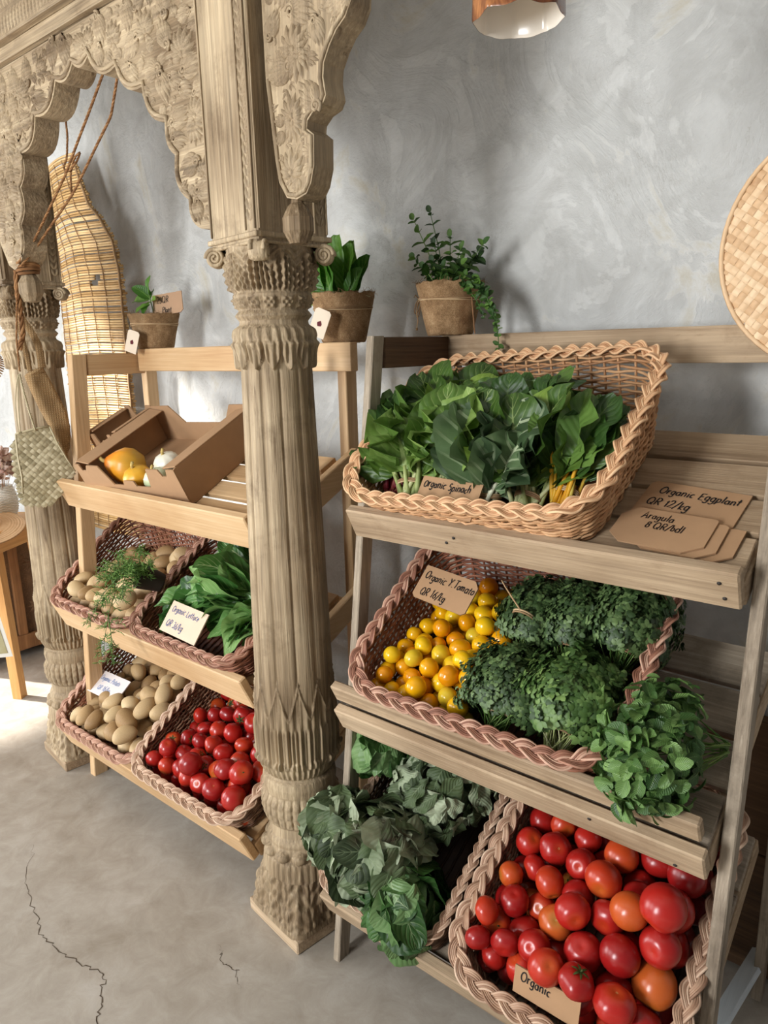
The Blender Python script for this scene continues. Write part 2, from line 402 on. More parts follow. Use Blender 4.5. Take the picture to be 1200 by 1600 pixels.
# left shelf: new pine
SHL = thing('display_shelf', 'pale pine display shelf with three slanted tiers standing between the two carved columns', 'shelf', (0, 0, 0))
q = MB(); lean_post(q, -2.128, -2.098, 0.995, 1.085, 1.352, 0.046); part('front_post', q, PINE[2], SHL, False)
q = MB(); lean_post(q, -1.262, -1.232, 1.148, 1.148, 1.352, 0.04); part('front_post', q, PINE[2], SHL, False)
for x0, x1 in ((-2.125, -2.095), (-1.25, -1.22)): one('rear_post', (x0, 1.326, 0), (x1, 1.366, 1.354), PINE[2], SHL)
one('rear_rail', (-2.094, 1.30, 1.297), (-1.178, 1.3255, 1.366), PINE[0], SHL)
one('side_rail', (-2.125, 1.132, 1.29), (-2.100, 1.3255, 1.353), PINE[1], SHL)
nslat_top = 0.052
tray(SHL, LF[0], -2.128, -1.243, 4, 0.33, PINE, PINE, 0.094, PINE, 0.018)
tray(SHL, LF[1], -2.150, -1.243, 4, 0.37, PINE, PINE, 0.094, PINE, 0.018)
tray(SHL, LF[2], -2.150, -1.243, 4, 0.42, PINE, PINE, 0.092, PINE, 0.018)
for F, d in ((LF[0], 0.36), (LF[1], 0.40)):
    one('side_board', (-1.219, 0.10, 0.0), (-1.198, d, 0.06), PINE[1], SHL, 0.002, F)

# ---------------------------------------------------------------- carved columns
def column_mesh():
    nt = 300
    prof = [(0.030, .1), (0.17, .097), (0.180, .0965), (0.195, .095), (0.200, .090), (0.225, .089), (0.228, .087), (0.236, .089), (0.245, .0865), (0.252, .081), (0.275, .080),
            (0.285, .088), (0.315, .0965), (0.340, .0965), (0.357, .088), (0.362, .0905), (0.380, .0935), (0.396, .091), (0.402, .082), (0.412, .082), (0.425, .089), (0.45, .0945), (0.51, .0965),
            (0.57, .096), (0.64, .0945), (0.80, .0915), (1.00, .0865), (1.20, .081), (1.317, .0785), (1.352, .0805), (1.365, .087), (1.38, .0905), (1.393, .087), (1.401, .0765), (1.408, .0745),
            (1.414, .080), (1.419, .0845), (1.424, .080), (1.430, .0745), (1.440, .078), (1.452, .085), (1.457, .087), (1.463, .083), (1.480, .0885), (1.500, .0925), (1.522, .0915), (1.548, .094)]
    pz = np.array([p[1] for p in prof]); zz = np.array([p[0] for p in prof])
    z = np.concatenate([np.arange(0.03, 0.66, 0.0024), np.arange(0.66, 1.28, 0.012), np.arange(1.28, 1.549, 0.0022)])
    th = np.linspace(0, 2 * PI, nt, endpoint=False); Z, T = np.meshgrid(z, th, indexing='ij')
    R = np.interp(Z, zz, pz)
    def cell(n, ph=0.0):            # angular cell coordinate -1..1
        u = (T / (2 * PI) * n + ph) % 1.0; return u * 2 - 1
    sm = lambda a, b, x: np.clip((x - a) / (b - a), 0, 1) ** 2 * (3 - 2 * np.clip((x - a) / (b - a), 0, 1))
    band = lambda a, b, e=0.004: sm(a - e, a + e, Z) * (1 - sm(b - e, b + e, Z))
    # square foot easing into the round
    hx = 0.101; c = np.maximum(np.abs(np.cos(T)), np.abs(np.sin(T))); sq = hx / c
    p = 8; sq = hx / (np.abs(np.cos(T)) ** p + np.abs(np.sin(T)) ** p) ** (1 / p)
    k = 1 - sm(0.05, 0.178, Z); R = R * (1 - k) + sq * k * (0.99 + 0.06 * (1 - sm(0.03, 0.06, Z)))
    R0 = R.copy()
    u = cell(12); leafy = np.sin(Z * 190 + 7 * np.abs(u)) * 0.5 + np.cos(u * PI * 2.5) * 0.7 + 0.6 * np.sin(Z * 75 + u * 4)
    R += band(0.045, 0.150) * 0.0030 * leafy
    R += band(0.150, 0.196) * 0.0022 * np.abs(np.sin(T * 20))
    # beads
    u = cell(13); zc = (Z - 0.211) / 0.014; R += 0.0105 * np.sqrt(np.clip(1 - (u / 0.9) ** 2 - zc ** 2, 0, 1))
    # ribbed bowl
    u = cell(30); R += band(0.283, 0.356) * (0.0045 * (np.sqrt(np.clip(1 - u * u, 0, 1)) - 0.6)) * (1 + 0.4 * np.sin(Z * 300))
    # collar of small leaves
    u = cell(15); tip = 0.436 + 0.022 * np.sqrt(np.clip(1 - u * u, 0, 1)); R += 0.0052 * sm(0.405, 0.412, Z) * (1 - sm(-0.002, 0.002, Z - tip)) * (0.8 + 0.35 * np.cos(u * PI * 3.0))
    # tall reeds with pointed tips that run into the shaft
    u = cell(12, 0.5); tip = 0.645 - 0.085 * np.abs(u) ** 0.75; ins = 1 - sm(-0.003, 0.003, Z - tip)
    R += 0.0038 * band(0.44, 0.70) * ins * (0.75 + 0.55 * np.cos(u * PI * 3)) + 0.0035 * np.exp(-((Z - tip) / 0.006) ** 2) * sm(0.5, 0.54, Z)
    R += 0.0028 * band(0.44, 0.535, 0.01) * np.cos(u * PI * 5)
    # shaft: twelve rounded flutes divided by a double groove
    u = cell(12); shaft = sm(0.52, 0.60, Z) * (1 - sm(1.30, 1.325, Z))
    fl_ = np.sqrt(np.clip(1 - (np.abs(u)) ** 2.4, 0, 1)); R += shaft * (0.0055 * (fl_ - 0.75)) - shaft * 0.0030 * np.exp(-((np.abs(u) - 0.90) / 0.035) ** 2)
    # hanging petals above the shaft
    u = cell(14); tip = 1.314 + 0.032 * np.abs(u) ** 1.6; on = sm(-0.002, 0.002, Z - tip) * (1 - sm(1.362, 1.372, Z))
    R += on * (0.0075 - 0.004 * np.abs(u) + 0.0022 * np.cos(u * PI * 3))
    u = cell(28); R += band(1.345, 1.396, 0.008) * 0.0038 * (np.sqrt(np.clip(1 - u * u, 0, 1)) - 0.5) * (1 + 0.5 * np.sin(u * 5 + Z * 110))
    # square flowers
    u = cell(14); R += band(1.432, 1.452, 0.002) * 0.0045 * ((np.abs(u) < 0.66) * (0.8 + 0.5 * np.cos(u * PI * 3) * np.cos((Z - 1.442) * 500)))
    # acanthus capital
    u = cell(10); zz2 = (Z - 1.462) / 0.072; tipz = 1 - 0.55 * np.abs(u) ** 1.5
    fronds = np.cos(u * PI * 5 + 2.2 * np.abs(u) * zz2 * 3) ; R += sm(1.462, 1.470, Z) * (1 - sm(1.536, 1.542, Z)) * (0.0040 * fronds * (zz2 < tipz) + 0.0030 * np.exp(-(u / 0.10) ** 2) + 0.0018 * np.sin(Z * 420 + np.abs(u) * 9))
    R = R0 + (R - R0) * (1.45 - 0.45 * shaft)
    R = R * (0.97 - 0.045 * sm(0.10, 0.40, Z))
    P = np.stack([R * np.cos(T), R * np.sin(T), Z], -1)
    mb = MB(); mb.grid(P, cv=True, flip=True); return mb.mesh('column_shaft', OLDW[2])
COLM = column_mesh()
def volute(mb, c, r, t, ax):
    """flat spiral scroll, axis along ax"""
    s = np.linspace(0, 4.6 * PI, 70); rr = r * (1 - s / (5.4 * PI)); m = frame((0, 0, 0), (math.cos(ax), math.sin(ax), 0), (0, 0, 1))
    m3 = np.array(m)[:3, :3]
    for sd in (1, -1): mb.tube(np.stack([rr * np.cos(s), rr * np.sin(s), sd * (0.42 * t + 0.12 * t * (s / s.max()))], -1) @ m3.T + np.array(c), np.linspace(0.0045, 0.003, 70), 6)
    d = np.array(m)[:3, 2]; q = MB(); q.lathe([(0, t / 2), (r * 0.85, t / 2), (r, t / 3), (r, -t / 3), (r * 0.85, -t / 2), (0, -t / 2)], 22)
    mm = np.array(m); q.xform(Matrix([[mm[i][0], mm[i][1], mm[i][2], c[i]] for i in range(3)] + [[0, 0, 0, 1]])); mb.add(q.V[0], q.F)
def petal(mb, c, ang, L, Wd, H, fr, curl=0.0, ns=6, ntt=5):
    """raised teardrop leaf on a flat carved face. fr columns: x, up, out; ang in the face plane"""
    s = np.linspace(0, 1, ns); t = np.linspace(-1, 1, ntt); S, T = np.meshgrid(s, t, indexing='ij')
    w = Wd * np.sin(PI * np.clip(S, 0.02, 0.98) ** 0.75) ** 0.9; a = ang + curl * S
    x = L * S * np.cos(ang + curl * S * 0.5) - T * w * np.sin(a); y = L * S * np.sin(ang + curl * S * 0.5) + T * w * np.cos(a)
    h = H * np.sqrt(np.clip(1 - T * T, 0, 1)) * np.sin(PI * np.clip(S * 0.85 + 0.12, 0, 1)) - 0.35 * H * np.exp(-(T / 0.22) ** 2) * np.sin(PI * S)
    P = np.stack([c[0] + x, c[1] + y, h - 0.0015], -1) @ np.array(fr)[:3, :3].T + np.array(fr)[:3, 3]
    mb.grid(P, flip=True)
def palmette(mb, c, size, ang, fr, n=9):
    for i in range(n):
        f = (i / (n - 1) - 0.5) * 2; petal(mb, (c[0], c[1]), ang + f * 2.0, size * (1 - 0.38 * abs(f) ** 1.3), size * 0.13, size * 0.24, fr, curl=-f * 0.7)
    for sgn in (-1, 1):
        petal(mb, c, ang + sgn * 2.9, size * 0.45, size * 0.10, size * 0.15, fr, curl=sgn * 1.6)
    petal(mb, (c[0] - math.cos(ang) * size * 0.12, c[1] - math.sin(ang) * size * 0.12), ang, size * 0.34, size * 0.16, size * 0.24, fr)
def scroll_pair(mb, c, size, ang, fr):
    F = np.array(fr)
    for sg in (-1, 1):
        s = np.linspace(0, 3.4 * PI, 34); r = size * (1 - s / (4.2 * PI)); a = ang + sg * s
        P = np.stack([c[0] + r * np.cos(a) - size * math.cos(ang), c[1] + r * np.sin(a) - size * math.sin(ang), np.full(34, 0.0015)], -1) @ F[:3, :3].T + F[:3, 3]
        mb.tube(P, size * 0.11, 5, cap=False)
COL_ROT = math.radians(-8)
def capital_block(par, ztop, half=0.083):
    q = MB(); q.board((-half, -half, 1.545), (half, half, ztop), 0.004)
    q.board((-half - 0.006, -half - 0.006, 1.556), (half + 0.006, half + 0.006, 1.566), 0.002); q.board((-half - 0.004, -half - 0.004, 1.545), (half + 0.004, half + 0.004, 1.551), 0.002)
    part('capital_block', q, OLDW[2], par, False)
    e = MB()
    for fr in (frame((0, -half, 0), (1, 0, 0), (0, 0, 1)), frame((half, 0, 0), (0, 1, 0), (0, 0, 1))):
        for x in (-half + 0.004, half - 0.036, half - 0.006): e.board((x, 1.57, 0), (x + 0.004, ztop, 0.0035), 0.001, mat=fr)
        z = 1.585
        while z < ztop - 0.03:
            for sg in (-1, 1): petal(e, (half - 0.019, z), PI / 2 - sg * 0.75, 0.026, 0.0055, 0.006, fr, curl=sg * 0.8)
            z += 0.019
    part('edge_carving', e, OLDW[2], par)
    v = MB()
    for sx, sy, ax in ((-1, -1, PI * 0.75 + PI / 2), (1, -1, PI * 0.25 + PI / 2), (1, 1, -PI * 0.25 + PI / 2), (-1, 1, -PI * 0.75 + PI / 2)):
        volute(v, (sx * half * 0.93, sy * half * 0.93, 1.532), 0.0185, 0.030, math.atan2(sy, sx))
    part('scroll', v, OLDW[2], par)
def carved_column(label, x, y, rot):
    t = thing('carved_column', label, 'column', Matrix.Translation((x, y, 0)) @ Matrix.Rotation(rot, 4, 'Z'))
    part('shaft', COLM, None, t)
    q = MB(); q.board((-0.101, -0.101, 0), (0.101, 0.101, 0.033), 0.003); part('plinth', q, LIPW[0], t, False)
    capital_block(t, 2.62); return t
CX1, CY1, CX2, CY2 = -1.136, 1.024, -2.285, 1.06
carved_column('carved wooden column in the foreground, in front of the gap between the two shelves', CX1, CY1, COL_ROT)
carved_column('carved wooden column further back at the left, with bags tied to it', CX2, CY2, math.radians(-7))

# ---------------------------------------------------------------- cusped arch, beam and frieze
def foils(pts, n=7, bulge=0.32):
    """join cusps by outward arcs"""
    out = []
    for (a, b) in zip(pts[:-1], pts[1:]):
        a = np.array(a); b = np.array(b); d = b - a; nv = np.array([d[1], -d[0]])
        for i in range(n): s = i / n; out.append(tuple(a + d * s + nv * bulge * 4 * s * (1 - s) * 0.5))
    out.append(tuple(pts[-1])); return out
# cusp points of the opening, right to left
CUSP = [(-1.268, 1.595), (-1.305, 1.655), (-1.338, 1.745), (-1.362, 1.812), (-1.434, 1.893), (-1.527, 1.953), (-1.632, 1.998), (-1.700, 2.000), (-1.783, 1.983), (-1.900, 1.930), (-1.992, 1.862), (-2.022, 1.785), (-2.045, 1.695), (-2.085, 1.60)]
OPEN = foils(CUSP, 7, -0.42)
ARCH = [(-1.205, 2.072), (-1.205, 1.615), (-1.240, 1.592)] + OPEN + [(-2.118, 1.585), (-2.150, 1.60), (-2.185, 1.66), (-2.20, 1.75), (-2.20, 2.072)]
YA, TA = 0.962, 0.062
AT = thing('carved_arch', 'carved wooden cusped arch spanning between the two columns', 'arch', (0, 0, 0))
FA = frame((0, YA, 0), (1, 0, 0), (0, 0, 1)); FAd = Matrix([[1, 0, 0, 0], [0, 0, 1, YA], [0, 1, 0, 0], [0, 0, 0, 1]])
q = MB(); q.prism(ARCH, TA, FAd); part('spandrel_panel', q, OLDW[0], AT, False)
def in_poly(p, poly):
    c = False; j = len(poly) - 1
    for i in range(len(poly)):
        if (poly[i][1] > p[1]) != (poly[j][1] > p[1]) and p[0] < (poly[j][0] - poly[i][0]) * (p[1] - poly[i][1]) / (poly[j][1] - poly[i][1]) + poly[i][0]: c = not c
        j = i
    return c
def edge_dist(p, poly):
    A = np.array(poly); B = np.roll(A, -1, 0); d = B - A; t = np.clip(((p - A) * d).sum(1) / ((d * d).sum(1) + 1e-12), 0, 1)
    q = A + d * t[:, None]; dd = np.linalg.norm(p - q, axis=1); i = int(np.argmin(dd)); return dd[i], math.atan2(d[i][1], d[i][0])
def carve_fill(mb, poly, fr, seeds, rng, dense=1.0):
    """foliage carved all over a flat face: big palmettes first, then ever smaller sprays in the gaps"""
    placed = []
    for (x, z, s, a) in seeds:
        palmette(mb, (x, z), s, a, fr, 9); placed.append((x + 0.30 * s * math.cos(a), z + 0.30 * s * math.sin(a), s * 0.62))
    P = np.array(poly); lo = P.min(0); hi = P.max(0)
    for r, tries in ((0.034, 900), (0.025, 1600), (0.017, 2600), (0.011, 3600)):
        for k in range(int(tries * dense)):
            p = lo + rng.random(2) * (hi - lo)
            if not in_poly(p, poly): continue
            d, ang = edge_dist(p, poly)
            if d < r * 0.80 + 0.003 or any((p[0] - x) ** 2 + (p[1] - z) ** 2 < ((s + r) * 0.74) ** 2 for x, z, s in placed): continue
            placed.append((p[0], p[1], r)); sg = 1 if rng.random() < 0.5 else -1; a = ang + sg * PI / 2 + rng.normal(0, 0.5); c0 = (p[0] - r * 0.85 * math.cos(a), p[1] - r * 0.85 * math.sin(a)); n = 7 if r > 0.02 else (5 if r > 0.012 else 3)
            for i in range(n):
                f = (i / (n - 1) - 0.5) * 2; petal(mb, c0, a + f * 1.15, r * (1.9 - 0.7 * abs(f)), r * 0.24, min(0.0105, r * 0.42), fr, curl=-f * 1.3 + 0.35 * sg)
            if r > 0.02:
                s = np.linspace(0, 3.0 * PI, 26); rr = r * 0.34 * (1 - s / (3.8 * PI)); q = c0[0] + rr * np.cos(a + PI + sg * s), c0[1] + rr * np.sin(a + PI + sg * s); F = np.array(fr)
                mb.tube(np.stack([q[0], q[1], np.full(26, 0.003)], 1) @ F[:3, :3].T + F[:3, 3], r * 0.10, 5, cap=False)
rng = np.random.default_rng(11)
cv = MB()
seeds = [(-1.285, 1.915, 0.058, 1.62), (-1.258, 1.80, 0.046, 1.45), (-1.262, 1.79, 0.044, -1.7), (-1.248, 1.695, 0.036, 1.4), (-1.40, 1.985, 0.05, 1.9), (-1.52, 2.0, 0.045, 1.6), (-1.62, 2.022, 0.036, 1.57), (-1.84, 2.015, 0.042, 1.5),
         (-1.95, 1.985, 0.052, 1.3), (-2.06, 1.93, 0.055, 1.57), (-2.05, 1.90, 0.05, -1.5), (-2.12, 1.78, 0.05, 1.57), (-2.11, 1.70, 0.042, -1.57)]
carve_fill(cv, ARCH, FA, seeds, rng)
E3 = np.array(OPEN[2:-2]); T3 = np.gradient(E3, axis=0); T3 /= np.linalg.norm(T3, axis=1)[:, None]
rimp = E3 + np.c_[T3[:, 1], -T3[:, 0]] * 0.010
cv.tube(np.c_[rimp[:, 0], np.full(len(rimp), YA - 0.001), rimp[:, 1]], 0.005, 6)
part('relief_carving', cv, OLDW[0], AT)
# pendant drop under the left springing of the arch and under the bracket
def drop(mb, c, r, h):
    prof = [(0.0, -h), (r * 0.62, -h * 0.93), (r * 0.98, -h * 0.35), (r * 0.98, h * 0.3), (r * 0.62, h * 0.85), (r * 0.42, h * 1.0), (r * 0.36, h * 1.25)]
    q = MB(); q.lathe([(a, b) for a, b in prof], 9); q.xform(Matrix.Translation(c)); mb.add(q.V[0], q.F)
q = MB(); drop(q, (-2.105, YA + 0.03, 1.538), 0.034, 0.040); part('pendant_drop', q, OLDW[2], AT, False)
# half bracket on the free side of the near column
BR = [(-1.049, 2.30), (-1.049, 1.815), (-1.040, 1.735), (-1.035, 1.683), (-1.028, 1.645), (-1.010, 1.617), (-0.985, 1.611), (-0.960, 1.617), (-0.948, 1.632), (-0.938, 1.660), (-0.936, 1.708), (-0.952, 1.720), (-0.950, 1.732), (-0.934, 1.744), (-0.912, 1.750), (-0.904, 1.762), (-0.909, 1.790), (-0.906, 1.810), (-0.892, 1.832), (-0.876, 1.850), (-0.855, 1.864), (-0.842, 1.884), (-0.838, 1.93), (-0.83, 2.00), (-0.79, 2.08), (-0.74, 2.12), (-0.74, 2.30)]
BT = thing('carved_bracket', 'carved scroll bracket with a hanging drop on the right side of the near column', 'bracket', (0, 0, 0))
YB, TB = 0.958, 0.048
FBd = Matrix([[1, 0, 0, 0], [0, 0, 1, YB], [0, 1, 0, 0], [0, 0, 0, 1]]); FB = frame((0, YB, 0), (1, 0, 0), (0, 0, 1))
q = MB(); q.prism(BR[::-1], TB, FBd); part('bracket_panel', q, OLDW[2], BT, False)
cv = MB()
carve_fill(cv, BR, FB, [(-0.992, 1.655, 0.046, 1.57), (-0.985, 1.745, 0.042, 1.75), (-0.985, 1.735, 0.036, -1.4), (-0.975, 1.845, 0.05, 1.5), (-0.965, 1.835, 0.044, -1.75), (-0.93, 1.94, 0.05, 1.4)], rng, 0.8)
bp = np.array(BR[1:24]); T3 = np.gradient(bp, axis=0); T3 /= np.linalg.norm(T3, axis=1)[:, None]; rp = bp + np.c_[-T3[:, 1], T3[:, 0]] * 0.007
cv.tube(np.c_[rp[:, 0], np.full(len(rp), YB - 0.0005), rp[:, 1]], 0.0042, 6)
part('relief_carving', cv, OLDW[2], BT)
q = MB(); drop(q, (-1.003, YB + 0.018, 1.573), 0.029, 0.036); part('pendant_drop', q, OLDW[2], BT, False)
# beam with two carved bands and the frieze above
BM = thing('carved_beam', 'carved lintel beam with leaf bands running above the arch', 'beam', (0, 0, 0))
q = MB(); q.board((-2.62, 0.945, 2.074), (-1.222, 1.11, 2.105), 0.003); q.board((-2.62, 0.925, 2.1055), (-1.222, 1.11, 2.165), 0.003); q.board((-2.62, 0.937, 2.1655), (-1.222, 1.11, 2.20), 0.003)
part('beam', q, OLDW[0], BM, False)
cv = MB(); fr = frame((0, 0.925, 0), (1, 0, 0), (0, 0, 1)); fr2 = frame((0, 0.945, 0), (1, 0, 0), (0, 0, 1)); fr3 = frame((0, 0.937, 0), (1, 0, 0), (0, 0, 1)); x = -2.55
while x < -1.24:
    petal(cv, (x, 2.111), 1.15, 0.048, 0.0065, 0.006, fr, curl=0.5); petal(cv, (x + 0.006, 2.172), 1.9, 0.024, 0.005, 0.005, fr3); x += 0.0165
part('leaf_band', cv, OLDW[0], BM)
FZ = thing('carved_frieze', 'pierced and carved frieze panel above the lintel beam at the top left', 'panel', (0, 0, 0))
q = MB()
for x0, x1 in ((-2.62, -1.885), (-1.855, -1.222)): q.board((x0, 0.965, 2.2005), (x1, 1.05, 2.62), 0.003)
part('frieze_panel', q, OLDW[0], FZ, False)
cv = MB(); fr = frame((0, 0.965, 0), (1, 0, 0), (0, 0, 1))
for i in range(44):
    for j in range(8):
        x = -2.45 + i * 0.024; z = 2.222 + j * 0.03
        if -1.92 < x < -1.83: continue
        petal(cv, (x, z), 0.9 if (i + j) % 2 else 2.24, 0.030, 0.0065, 0.007, fr)
for x in (-1.905, -1.835): cv.board((x - 0.009, 2.203, 0), (x + 0.009, 2.62, 0.006), 0.002, mat=fr)
part('lattice_carving', cv, OLDW[0], FZ)
# ---------------------------------------------------------------- ceiling (out of the picture)
m = MB(); m.box((-5.0, -1.6, 3.4), (1.4, 1.72, 3.5)); setp(part('ceiling', m, WL, smooth=False), kind='structure')

# ---------------------------------------------------------------- wicker baskets
TAN = strand_mat('tan_wicker', [(0.05, srgb(122, 84, 54)), (0.45, srgb(186, 138, 96)), (0.9, srgb(218, 178, 134))])
RED = strand_mat('red_brown_wicker', [(0.05, srgb(72, 40, 28)), (0.45, srgb(128, 76, 54)), (0.9, srgb(172, 118, 92))])
REDR = strand_mat('red_brown_wicker_rim', [(0.05, srgb(104, 66, 50)), (0.45, srgb(160, 110, 88)), (0.9, srgb(204, 164, 140))])
GREYWK = strand_mat('brown_wicker', [(0.05, srgb(78, 54, 40)), (0.45, srgb(126, 92, 70)), (0.9, srgb(170, 134, 106))])
GREYR = strand_mat('pale_wicker_rim', [(0.05, srgb(118, 86, 66)), (0.45, srgb(172, 136, 110)), (0.9, srgb(212, 182, 156))])
TANR = strand_mat('tan_wicker_rim', [(0.05, srgb(150, 104, 68)), (0.45, srgb(206, 156, 114)), (0.9, srgb(232, 194, 152))])
DARKWK = strand_mat('dark_wicker', [(0.05, srgb(46, 32, 24)), (0.45, srgb(84, 60, 44)), (0.9, srgb(128, 98, 74))])
TWINE = strand_mat('jute_twine', [(0.05, srgb(120, 92, 62)), (0.5, srgb(164, 132, 96)), (0.9, srgb(200, 172, 134))], rough=0.9)
ROPE = strand_mat('brown_rope', [(0.05, srgb(98, 64, 36)), (0.5, srgb(140, 98, 60)), (0.9, srgb(176, 134, 90))], rough=0.9)

def rrect(w, d, r, n):
    """n points + outward normals round a rounded rectangle, starting mid front, counter-clockwise seen from above"""
    r = min(r, w / 2 - .001, d / 2 - .001); a, b = w - 2 * r, d - 2 * r; q = PI * r / 2; Lt = 2 * a + 2 * b + 4 * q
    s = np.linspace(0, Lt, n, endpoint=False); P = np.zeros((n, 2)); N = np.zeros((n, 2))
    segs = [('l', a / 2, (0, -d / 2), (1, 0)), ('c', q, (a / 2, -b / 2), -PI / 2), ('l', b, (w / 2, -b / 2), (0, 1)), ('c', q, (a / 2, b / 2), 0), ('l', a, (a / 2, d / 2), (-1, 0)),
            ('c', q, (-a / 2, b / 2), PI / 2), ('l', b, (-w / 2, b / 2), (0, -1)), ('c', q, (-a / 2, -b / 2), PI), ('l', a / 2, (-a / 2, -d / 2), (1, 0))]
    pos = 0
    for k, L, p, dd in segs:
        i = (s >= pos - 1e-9) & (s < pos + L); u = s[i] - pos
        if k == 'l': P[i] = np.array(p) + u[:, None] * np.array(dd); N[i] = (dd[1], -dd[0])
        else: t = dd + u / r; N[i] = np.c_[np.cos(t), np.sin(t)]; P[i] = np.array(p) + r * N[i]
        pos += L
    return P, N, Lt
class Basket: pass
def basket(label, F, x, v0, w, d, hf, hb, mats, flare=0.03, side=0.0, rr=0.05, rows=None, seed=1, nfloor=0.0, yaw=0.0, stake=0.028, back_pow=1.0, sd=0.002, rim=0.86, group=None):
    """F: tier frame; x, v0: middle of the base front edge; w,d: base size; hf/hb: wall height front/back; side: extra height per metre along x"""
    rng = np.random.default_rng(seed)
    Mx = F @ Matrix.Translation((x, v0 + d / 2, nfloor)) @ Matrix.Rotation(yaw, 4, 'Z')
    t = thing('wicker_basket', label, 'basket', Mx, group)
    _, _, Lt = rrect(w, d, rr, 8); ns = int(round(Lt / stake / 2)) * 2 + 1; n = ns * 4
    P, N, _ = rrect(w, d, rr, n)
    hgt = hf + (hb - hf) * np.clip((P[:, 1] + d / 2) / d, 0, 1) ** back_pow + side * P[:, 0]
    ph = np.arange(n) * PI / 4
    rows = rows or int(round((hf + hb) / 2 / 0.0052)); mb = MB()
    wob = rng.normal(0, 0.0007, (rows, n))
    for k in range(rows):
        f = (k + 0.5) / rows; off = flare * f + 0.0033 * np.sin(ph + PI * k) + wob[k]
        z = hgt * f + rng.normal(0, 0.0006) + 0.0012 * np.sin(ph * 0.13 + k)
        mb.tube(np.c_[P + N * off[:, None], z], 0.0027, 5, ref=(0, 0, 1), closed=True, A=(rng.random(), 0, 0))
    for j in range(ns):
        i = j * 4 + 2; i %= n; p0 = np.r_[P[i], 0.0]; p1 = np.r_[P[i] + N[i] * flare, hgt[i]]
        mb.tube(np.array([p0, (p0 + p1) / 2, p1]), 0.0026, 5, A=(rng.random() * 0.6, 0, 0))
    part('woven_side', mb, mats[0], t)
    # woven floor
    mb = MB(); mb.box((-w / 2 + rr * 0.3, -d / 2 + rr * 0.3, 0.0005), (w / 2 - rr * 0.3, d / 2 - rr * 0.3, 0.003), (0.1, 0, 0))
    for k in range(int(w / 0.02)):
        u = -w / 2 + 0.014 + k * 0.02
        if u > w / 2 - 0.012: break
        vv = np.linspace(-d / 2 + 0.01, d / 2 - 0.01, 40); mb.tube(np.c_[np.full(40, u), vv, 0.005 + 0.0015 * np.sin(np.arange(40) * PI / 2 + k * PI)], 0.0028, 4, ref=(0, 0, 1), A=(rng.random() * 0.7, 0, 0))
    part('woven_floor', mb, mats[0], t)
    # plaited rim
    Pm, Nm, _ = rrect(w + 2 * flare, d + 2 * flare, rr + flare, n)
    h2 = hf + (hb - hf) * np.clip((Pm[:, 1] / (1 + 2 * flare / d) + d / 2) / d, 0, 1) ** back_pow + side * Pm[:, 0]
    turns = int(round(Lt / 0.105 / rim)); th = np.linspace(0, 2 * PI * turns, n * 2, endpoint=False)
    i2 = np.arange(n * 2) / 2.0; lo = np.floor(i2).astype(int) % n; hi = (lo + 1) % n; fr_ = (i2 % 1)[:, None]
    Pc = Pm[lo] * (1 - fr_) + Pm[hi] * fr_; Nc = Nm[lo] * (1 - fr_) + Nm[hi] * fr_; hc = h2[lo] * (1 - fr_[:, 0]) + h2[hi] * fr_[:, 0]
    mb = MB(); a_, b_ = 0.0120 * rim, 0.0046 * rim
    for s3 in range(3):
        p = th + s3 * 2 * PI / 3
        for o in (-1.5, -0.5, 0.5, 1.5):
            rad = a_ * np.sin(p) + 0.0012; z = b_ * np.sin(2 * p) + hc + 0.004
            sh = o * 0.0046 * rim
            Q = np.c_[Pc + Nc * (rad + sh * 0.85)[:, None], z + sh * 0.45 * np.cos(p) ]
            mb.tube(Q, 0.0027 * rim, 5, ref=(0, 0, 1), closed=True, A=(rng.random(), 0, 0))
    part('plaited_rim', mb, mats[1], t)
    b = Basket(); b.t = t; b.M = Mx; b.w, b.d, b.hf, b.hb, b.flare, b.x = w, d, hf, hb, flare, x
    return b
NL = 0.052
B_CHARD = basket('large tan wicker basket of leafy bunches on top tier of weathered shelf', RF[0], -0.690, 0.030, 0.465, 0.330, 0.075, 0.150, (TAN, TANR), 0.032, 0.055, 0.055, seed=2, nfloor=0.046, back_pow=0.75)
B_YTOM = basket('red-brown wicker basket holding yellow tomatoes and parsley on weathered shelf', RF[1], -0.640, 0.050, 0.475, 0.350, 0.098, 0.150, (RED, REDR), 0.030, 0.0, 0.06, seed=3, nfloor=0.046)
B_WILT = basket('dark wicker basket under the wilted leaf bunches on the weathered shelf', RF[2], -0.795, 0.030, 0.255, 0.430, 0.075, 0.130, (DARKWK, GREYR), 0.018, 0.0, 0.03, seed=4, nfloor=0.046, rim=0.6)
B_RTOM = basket('brown wicker basket heaped with red tomatoes at the lower right of the weathered shelf', RF[2], -0.420, 0.026, 0.318, 0.430, 0.095, 0.155, (GREYWK, GREYR), 0.028, 0.0, 0.05, seed=5, nfloor=0.046)
B_POTM = basket('red-brown wicker basket of potatoes on the middle tier of the pine shelf', LF[1], -1.922, 0.028, 0.385, 0.320, 0.062, 0.135, (RED, REDR), 0.026, 0.0, 0.045, seed=6, nfloor=0.054)
B_LETT = basket('brown wicker basket of green lettuce on the middle tier of the pine shelf', LF[1], -1.467, 0.028, 0.385, 0.320, 0.080, 0.135, (RED, REDR), 0.026, 0.0, 0.045, seed=7, nfloor=0.054)
B_POTL = basket('red-brown wicker basket of potatoes on the bottom tier of the pine shelf', LF[2], -1.922, 0.028, 0.390, 0.350, 0.062, 0.130, (RED, REDR), 0.024, 0.0, 0.045, seed=8, nfloor=0.054)
